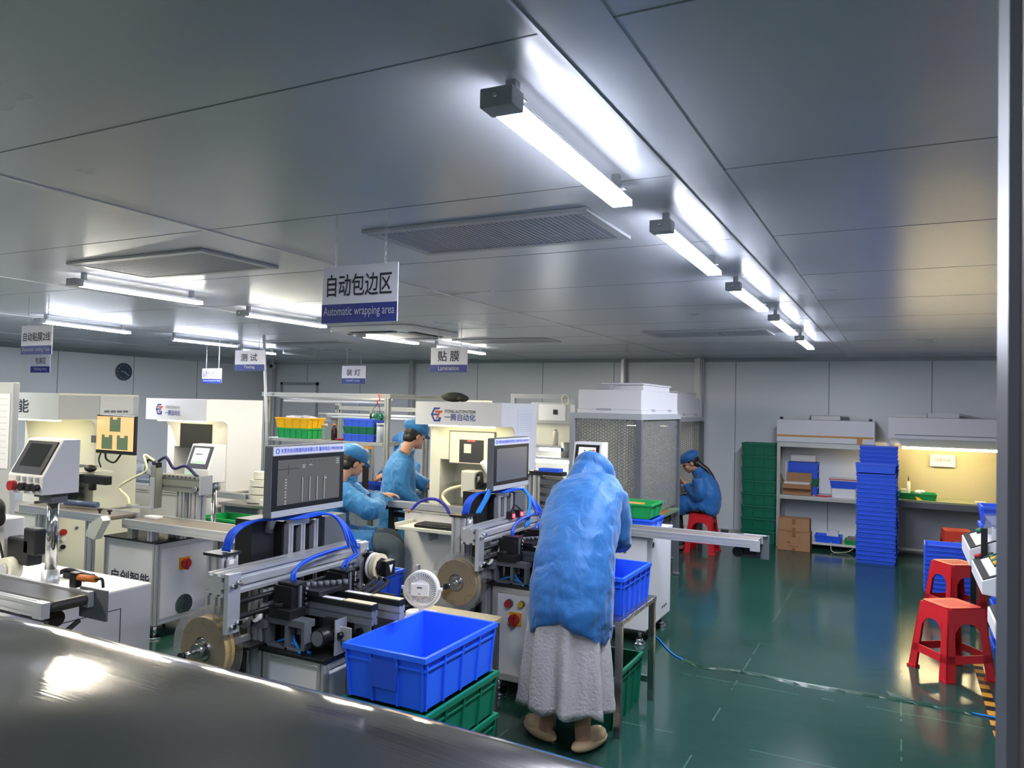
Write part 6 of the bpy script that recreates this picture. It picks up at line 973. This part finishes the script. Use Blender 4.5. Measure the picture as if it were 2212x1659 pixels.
def person(label, loc, body, coat, head, cat='person', coatm='coat', legs=None, legm='dark_cloth', feet=None, vox=.011):
    T=thing('person',label,cat,loc); H,look=Vector(head[0]),head[1]
    m=MB(); s,f,u,R3=head_mesh(m,H,look); m.loft(rings(body['torso'],body['side'])) 
    for a in body['arms']: m.tube(bez(a['p'],5),[.052-.022*i/(5*(len(a['p'])-1)) for i in range(5*(len(a['p'])-1)+1)],12); hand(m,a['p'][-1],a['d'],a['n'])
    for l in body['legs']: k=5*(len(l)-1); m.tube(bez(l,5),[.078-.04*i/k for i in range(k+1)],14)
    for a,d in body.get('feet',()):
        d=Vector(d).normalized(); a=Vector(a); m.ell(a+d*.06-Vector((0,0,.025)),(.042,.115,.036),0,12,8,frame(d)[3])
    b=fuse(part(T,'body',m,'skin'),vox*.75 if body.get('fine') else vox,3)
    e=MB()
    for q in (-1,1): p=H+s*(q*.031)+f*.083-u*.004; part(T,'eye',MB().ell(p,(.014,.009,.007),0,10,6,R3),'eye')
    hm=MB(); hm.ell(H-f*.022+u*.02,(.083,.092,.10),0,20,12,R3); hm.ell(H-f*.055-u*.04,(.07,.05,.06),0,16,10,R3)
    for p in head[2] if len(head)>2 else (): hm.tube(bez(p[0],6),[p[1]*(1-.55*i/(6*(len(p[0])-1))) for i in range(6*(len(p[0])-1)+1)],10)
    part(T,'hair',hm,'hair')
    c=MB(); cf=head[3] if len(head)>3 else 1.1
    c.ell(H-f*.012+u*.075,(.102*cf,.118*cf,.068*cf),0,24,12,R3); c.ell(H-f*.01+u*.045,(.094,.108,.035),0,24,8,R3); c.ell(H+f*.115+u*.035,(.062,.055,.008),0,16,6,R3@Matrix.Rotation(-.35,3,'X'))
    if cf>1.1: c.ell(H-f*.03-u*.005,(.112,.115,.115),0,24,12,R3); c.ell(H-f*.075-u*.06,(.09,.07,.08),0,20,10,R3)
    fuse(part(T,'cap',c,coatm),.008,2,.012,.006)
    cm=MB(); cm.loft(rings(coat['torso'],coat['side'],fold=coat.get('fold',.015),hem=coat.get('hem')))
    for pts,rs in coat['sleeves']: k=6*(len(pts)-1); q=[rs[0]+(rs[1]-rs[0])*i/k for i in range(k+1)]; cm.tube(bez(pts,6),q,16)
    for pts,rs in coat.get('drape',()): k=6*(len(pts)-1); cm.tube(bez(pts,6),[rs[0]+(rs[1]-rs[0])*i/k for i in range(k+1)],18)
    fuse(part(T,'coat',cm,coatm),coat.get('vox',.013),4,coat.get('lump',.03),coat.get('crease',.012))
    cl=MB(); n0=Vector(coat['torso'][-1][0]); tt=(H-u*.06-f*.02-n0).normalized(); cl.tube([n0-tt*.03,n0+tt*.012,n0+tt*.03],[.085,.074,.078],20); fuse(part(T,'collar',cl,coatm),.009,2)
    if legs:
        for l in legs: k=5*(len(l)-1); fuse(part(T,'trouser_leg',MB().tube(bez(l,5),[.092-.03*i/k for i in range(k+1)],16),legm),.013,3,.02,.01)
    for a,d,mm in feet or ():
        d=Vector(d).normalized(); a=Vector(a); m=MB(); R4=frame(d)[3]; m.ell(a+d*.055+Vector((0,0,.035-a.z)),(.05,.135,.035),0,16,10,R4); m.ell(a+d*.09+Vector((0,0,.055-a.z)),(.047,.085,.045),0,16,8,R4); part(T,'shoe',m,mm)
    return T
X=-1.465; side=(1,0,0)
wom=person('person in a blue cleanroom coat and white skirt bending over a machine, back turned',(X,3.6,0),
 dict(side=side,torso=[((X,3.58,.74),.155,.11),((X,3.62,.92),.13,.10),((X,3.78,1.10),.15,.10),((X,3.90,1.20),.15,.09),((X,3.97,1.28),.06,.055)],
  arms=[dict(p=[(X+.09,3.90,1.19),(X+.11,3.95,1.02),(X+.07,4.14,.955)],d=(-.5,.8,-.2),n=(0,-.2,-1)),dict(p=[(X-.15,3.90,1.19),(X-.18,3.97,1.0),(X-.17,4.16,.97)],d=(-.4,.9,-.1),n=(0,-.2,-1))],
  legs=[[(X-.08,3.57,.75),(X-.10,3.57,.42),(X-.125,3.60,.07)],[(X+.08,3.57,.75),(X+.08,3.58,.42),(X+.08,3.58,.07)]],feet=[((X-.125,3.60,.07),(-.8,.6,0)),((X+.08,3.58,.07),(.35,1,0))]),
 dict(side=side,fold=.02,hem=.13,vox=.011,lump=.035,crease=.010,torso=[((X+.012,3.555,.665),.205,.165),((X+.012,3.555,.70),.212,.175),((X+.010,3.565,.80),.210,.172),((X+.004,3.60,.92),.200,.165),((X-.006,3.68,1.05),.200,.155),((X-.018,3.78,1.16),.205,.14),((X-.026,3.86,1.235),.200,.11),((X-.03,3.915,1.275),.16,.085),((X-.045,3.965,1.30),.075,.06)],
  sleeves=[([(X+.10,3.88,1.22),(X+.125,3.93,1.10),(X+.115,3.97,.985),(X+.07,4.14,.955)],(.090,.058)),([(X-.16,3.88,1.215),(X-.185,3.93,1.10),(X-.18,3.98,.99),(X-.17,4.15,.97)],(.088,.058))]),
 ((X-.09,4.055,1.275),(.1,.62,-.78),(),1.22),feet=[((X-.125,3.60,.07),(-.85,.5,0),'slipper'),((X+.085,3.575,.07),(.3,1,0),'slipper')])
def skirt():
    m=MB(); n=96; R=[]; 
    for i in range(23):
        q=i/22; z=.84-.62*q; rx=.175+.062*q**.8; ry=.135+.05*q**.8; rg=[]
        st=.006*(1 if .50<q<.54 else 0)+.005*(1 if .30<q<.335 else 0)
        for j in range(n):
            a=2*PI*j/n; fo=(.004+.020*q)*(math.sin(9*a+.7)+.5*math.sin(15*a+2+q))+st; zz=z+(.010*math.sin(9*a+2.2) if i==22 else 0)
            rg.append((X+(rx+fo)*math.cos(a),3.565+(ry+fo)*math.sin(a),zz))
        R.append(rg)
    return m.loft(R,cap=False)
M['lace']=mat('white_eyelet_cotton','#a7a3a4',.85,noise=.05,nscale=30,bump=.5,bscale=70)
sk=part(wom,'skirt',skirt(),'lace'); sk.modifiers.new('thickness','SOLIDIFY').thickness=.003; sb=sk.modifiers.new('creases','DISPLACE'); sb.texture=TX2; sb.strength=.008; sb.texture_coords='LOCAL'
# seated man at the automation machine
f=Vector((.83,.56,0)).normalized(); sd=(f.y,-f.x,0); s=Vector(sd); c=Vector((-4.14,4.95,0)); V=lambda a,b,z: c+f*a+s*b+Vector((0,0,z))
person('person in a blue coat and cap seated with a bent arm beside the first monitor',c,
 dict(side=sd,torso=[(V(-.02,0,.52),.16,.11),(V(-.04,0,.68),.14,.10),(V(0,0,.86),.155,.105),(V(.06,0,1.0),.15,.09),(V(.10,0,1.06),.06,.055)],
  arms=[dict(p=[V(.08,.17,.99),V(.34,.22,.835),V(.36,-.02,.93)],d=-s,n=(0,0,-1)),dict(p=[V(.08,-.17,.99),V(.26,-.2,.84),V(.40,-.08,.93)],d=f,n=(0,0,-1))],
  legs=[[V(.05,.09,.56),V(.46,.16,.56),V(.52,.16,.40),V(.50,.16,.09)],[V(.05,-.09,.56),V(.46,-.10,.56),V(.50,-.10,.40),V(.48,-.10,.09)]],feet=[(V(.50,.16,.08),f),(V(.48,-.10,.08),f)]),
 dict(side=sd,fold=.02,vox=.013,lump=.035,crease=.018,torso=[(V(-.01,0,.50),.19,.15),(V(-.03,0,.60),.215,.165),(V(-.03,0,.74),.21,.16),(V(.0,0,.88),.205,.15),(V(.05,0,.98),.18,.125),(V(.09,0,1.035),.12,.09),(V(.115,0,1.075),.066,.06)],
  sleeves=[([V(.07,.15,.975),V(.20,.21,.90),V(.345,.215,.84),V(.37,.03,.91)],(.10,.068)),([V(.07,-.15,.975),V(.25,-.19,.86),V(.36,-.11,.9)],(.10,.066))],
  drape=[([V(.02,.09,.57),V(.22,.12,.565),V(.36,.145,.57)],(.105,.10)),([V(.02,-.09,.57),V(.22,-.1,.565),V(.36,-.10,.57)],(.105,.098))]),
 (V(.155,0,1.20),f*.72+Vector((-.28,.42,-.42))),coatm='coat2',legs=[[V(.18,.11,.555),V(.48,.155,.555),V(.53,.16,.42),V(.50,.16,.11)],[V(.18,-.1,.555),V(.47,-.10,.555),V(.51,-.10,.42),V(.48,-.10,.11)]],legm='denim',feet=[(V(.50,.16,.07),f,'blackp'),(V(.48,-.10,.07),f,'blackp')])
stool('red plastic stool under the seated man with bent arm',(c.x,c.y,0),.6)
# standing man
f=Vector((.78,.62,0)).normalized(); sd=(f.y,-f.x,0); s=Vector(sd); c=Vector((-4.13,5.87,0)); V=lambda a,b,z: c+f*a+s*b+Vector((0,0,z))
person('person in a blue coat and cap standing with back turned beside the automation machine',c,
 dict(side=sd,torso=[(V(-.02,0,.74),.16,.11),(V(-.02,0,.90),.135,.10),(V(0,0,1.06),.155,.105),(V(.02,0,1.18),.15,.09),(V(.05,0,1.25),.058,.055)],
  arms=[dict(p=[V(.02,.17,1.17),V(.0,.23,.95),V(.16,.20,.76)],d=f*.7+Vector((0,0,-.7)),n=-s),dict(p=[V(.02,-.17,1.17),V(.10,-.20,.97),V(.32,-.12,.90)],d=f,n=(0,0,-1))],
  legs=[[V(0,.09,.76),V(0,.09,.42),V(0,.09,.09)],[V(0,-.09,.76),V(.05,-.09,.42),V(.05,-.09,.09)]],feet=[(V(0,.09,.08),f),(V(.05,-.09,.08),f)]),
 dict(side=sd,fold=.018,vox=.013,lump=.03,crease=.012,torso=[(V(-.02,0,.44),.235,.19),(V(-.02,0,.60),.23,.18),(V(-.02,0,.80),.22,.165),(V(-.015,0,.95),.21,.155),(V(.0,0,1.08),.20,.145),(V(.02,0,1.17),.175,.115),(V(.04,0,1.225),.11,.085),(V(.06,0,1.265),.066,.06)],
  sleeves=[([V(.02,.16,1.155),V(.0,.22,1.04),V(.02,.24,.92),V(.13,.21,.79)],(.098,.066)),([V(.02,-.16,1.155),V(.07,-.2,1.02),V(.27,-.14,.91)],(.095,.064))]),
 (V(.13,.02,1.40),f*.5+Vector((-.05,.55,-.38))),coatm='coat2',legs=[[V(0,.09,.70),V(0,.09,.42),V(0,.09,.06)],[V(0,-.09,.70),V(.04,-.09,.42),V(.05,-.09,.06)]],feet=[(V(0,.09,.07),f,'blackp'),(V(.05,-.09,.07),f,'blackp')])
# person behind the workbench shelf
sd=(-1,0,0); x,y=-5.27,7.55
person('person in a blue coat behind the workbench shelf, face hidden by the white board',(x,y,0),
 dict(side=sd,torso=[((x,y+.1,.55),.15,.11),((x,y+.08,.72),.13,.10),((x,y+.03,.88),.15,.10),((x,y,1.0),.145,.09),((x,y-.02,1.05),.058,.055)],
  arms=[dict(p=[(x+.16,y,.98),(x+.20,y-.14,.82),(x+.12,y-.48,.87)],d=(-.5,-.9,-.15),n=(0,0,-1)),dict(p=[(x-.16,y,.98),(x-.16,y-.12,.82),(x-.01,y-.42,.86)],d=(.4,-.9,-.1),n=(0,0,-1))],
  legs=[[(x-.06,y+.05,.57),(x-.05,y-.24,.57),(x-.05,y-.25,.3),(x-.04,y-.2,.08)],[(x+.08,y+.05,.57),(x+.12,y-.24,.57),(x+.12,y-.25,.3),(x+.12,y-.2,.08)]],feet=[((x-.04,y-.2,.08),(0,-1,0)),((x+.12,y-.2,.08),(0,-1,0))]),
 dict(side=sd,vox=.014,lump=.025,crease=.012,torso=[((x,y+.10,.50),.19,.14),((x,y+.09,.62),.20,.155),((x,y+.06,.78),.19,.15),((x,y+.02,.92),.185,.135),((x,y,1.0),.15,.10),((x,y-.02,1.05),.068,.062)],
  sleeves=[([(x+.15,y,.97),(x+.2,y-.14,.84),(x+.13,y-.43,.87)],(.09,.058)),([(x-.15,y,.97),(x-.17,y-.12,.84),(x-.03,y-.36,.86)],(.09,.058))],drape=[([(x-.07,y+.05,.585),(x-.06,y-.16,.58)],(.10,.088)),([(x+.09,y+.05,.585),(x+.11,y-.16,.58)],(.10,.088))]),
 ((x+.03,y-.07,1.19),(.15,-.85,-.5)),legs=[[(x-.05,y-.08,.57),(x-.05,y-.235,.56),(x-.05,y-.25,.3),(x-.04,y-.2,.06)],[(x+.11,y-.08,.57),(x+.12,y-.235,.56),(x+.12,y-.25,.3),(x+.12,y-.2,.06)]],feet=[((x-.04,y-.2,.07),(0,-1,0),'blackp'),((x+.12,y-.2,.07),(0,-1,0),'blackp')])
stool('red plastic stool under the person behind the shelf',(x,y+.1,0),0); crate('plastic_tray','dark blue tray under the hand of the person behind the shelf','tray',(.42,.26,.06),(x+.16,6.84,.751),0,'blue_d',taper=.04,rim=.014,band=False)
# woman at the far booth
sd=(0,1,0); x,y=-2.10,9.27
person('long haired person in a blue coat seated on a red stool holding a phone',(x,y,0),
 dict(side=sd,torso=[((x+.03,y,.50),.15,.11),((x+.06,y,.66),.125,.095),((x+.04,y,.80),.12,.08),((x-.0,y,.88),.10,.06),((x-.07,y,.955),.052,.05)],
  arms=[dict(p=[(x-.01,y-.13,.86),(x-.02,y-.17,.66),(x-.21,y-.04,.80)],d=(-.8,.2,.35),n=(.3,.5,.8)),dict(p=[(x-.01,y+.13,.86),(x-.02,y+.17,.66),(x-.21,y+.05,.79)],d=(-.8,-.25,.35),n=(.3,-.5,.8))],
  legs=[[(x-.02,y-.08,.55),(x-.34,y-.08,.53),(x-.32,y-.08,.3),(x-.24,y-.1,.08)],[(x-.02,y+.08,.55),(x-.34,y+.08,.53),(x-.34,y+.08,.3),(x-.3,y+.08,.08)]],feet=[((x-.24,y-.1,.08),(-1,0,0)),((x-.3,y+.08,.08),(-1,0,0))]),
 dict(side=sd,fold=.02,vox=.012,lump=.03,crease=.014,torso=[((x+.03,y,.497),.18,.15),((x+.05,y,.54),.185,.155),((x+.07,y,.64),.175,.145),((x+.05,y,.76),.17,.135),((x+.0,y,.865),.16,.115),((x-.04,y,.92),.11,.08),((x-.065,y,.955),.06,.055)],
  sleeves=[([(x-.03,y-.13,.865),(x+.0,y-.17,.74),(x-.04,y-.16,.665),(x-.18,y-.06,.78)],(.085,.055)),([(x-.03,y+.13,.865),(x+.0,y+.17,.74),(x-.04,y+.16,.665),(x-.18,y+.06,.77)],(.085,.055))],
  drape=[([(x-.02,y-.08,.575),(x-.18,y-.085,.565),(x-.33,y-.08,.50)],(.10,.105)),([(x-.02,y+.08,.575),(x-.18,y+.085,.565),(x-.33,y+.08,.50)],(.10,.105)),([(x-.24,y-.085,.52),(x-.27,y-.08,.44)],(.095,.075)),([(x-.24,y+.085,.52),(x-.27,y+.08,.44)],(.095,.075))]),
 ((x-.155,y-.01,1.055),(-.86,-.22,-.46),[([(x-.08,y-.01,1.06),(x-.03,y-.005,1.02),(x+.04,y,.975),(x+.10,y,.90),(x+.125,y,.84)],.045)]),
 feet=[((x-.24,y-.1,.07),(-1,0,0),mat('dark_red_shoe','#5a2a30',.5)),((x-.3,y+.08,.07),(-1,0,0),'dark_cloth')],legs=[[(x-.2,y-.08,.55),(x-.32,y-.08,.50),(x-.31,y-.08,.3),(x-.24,y-.1,.06)],[(x-.2,y+.08,.55),(x-.33,y+.08,.50),(x-.33,y+.08,.3),(x-.3,y+.08,.06)]],vox=.009)
T=thing('phone','dark phone held by the seated woman at the far booth','phone',(x-.30,y,.83)); part(T,'phone_body',MB().rbox((x-.315,y,.825),(.15,.075,.009),0,Matrix.Rotation(.25,4,'Y')),'blackp',bevel=.003); part(T,'phone_screen',MB().rbox((x-.314,y,.8302),(.138,.066,.0008),0,Matrix.Rotation(.25,4,'Y')),'glass_dark')
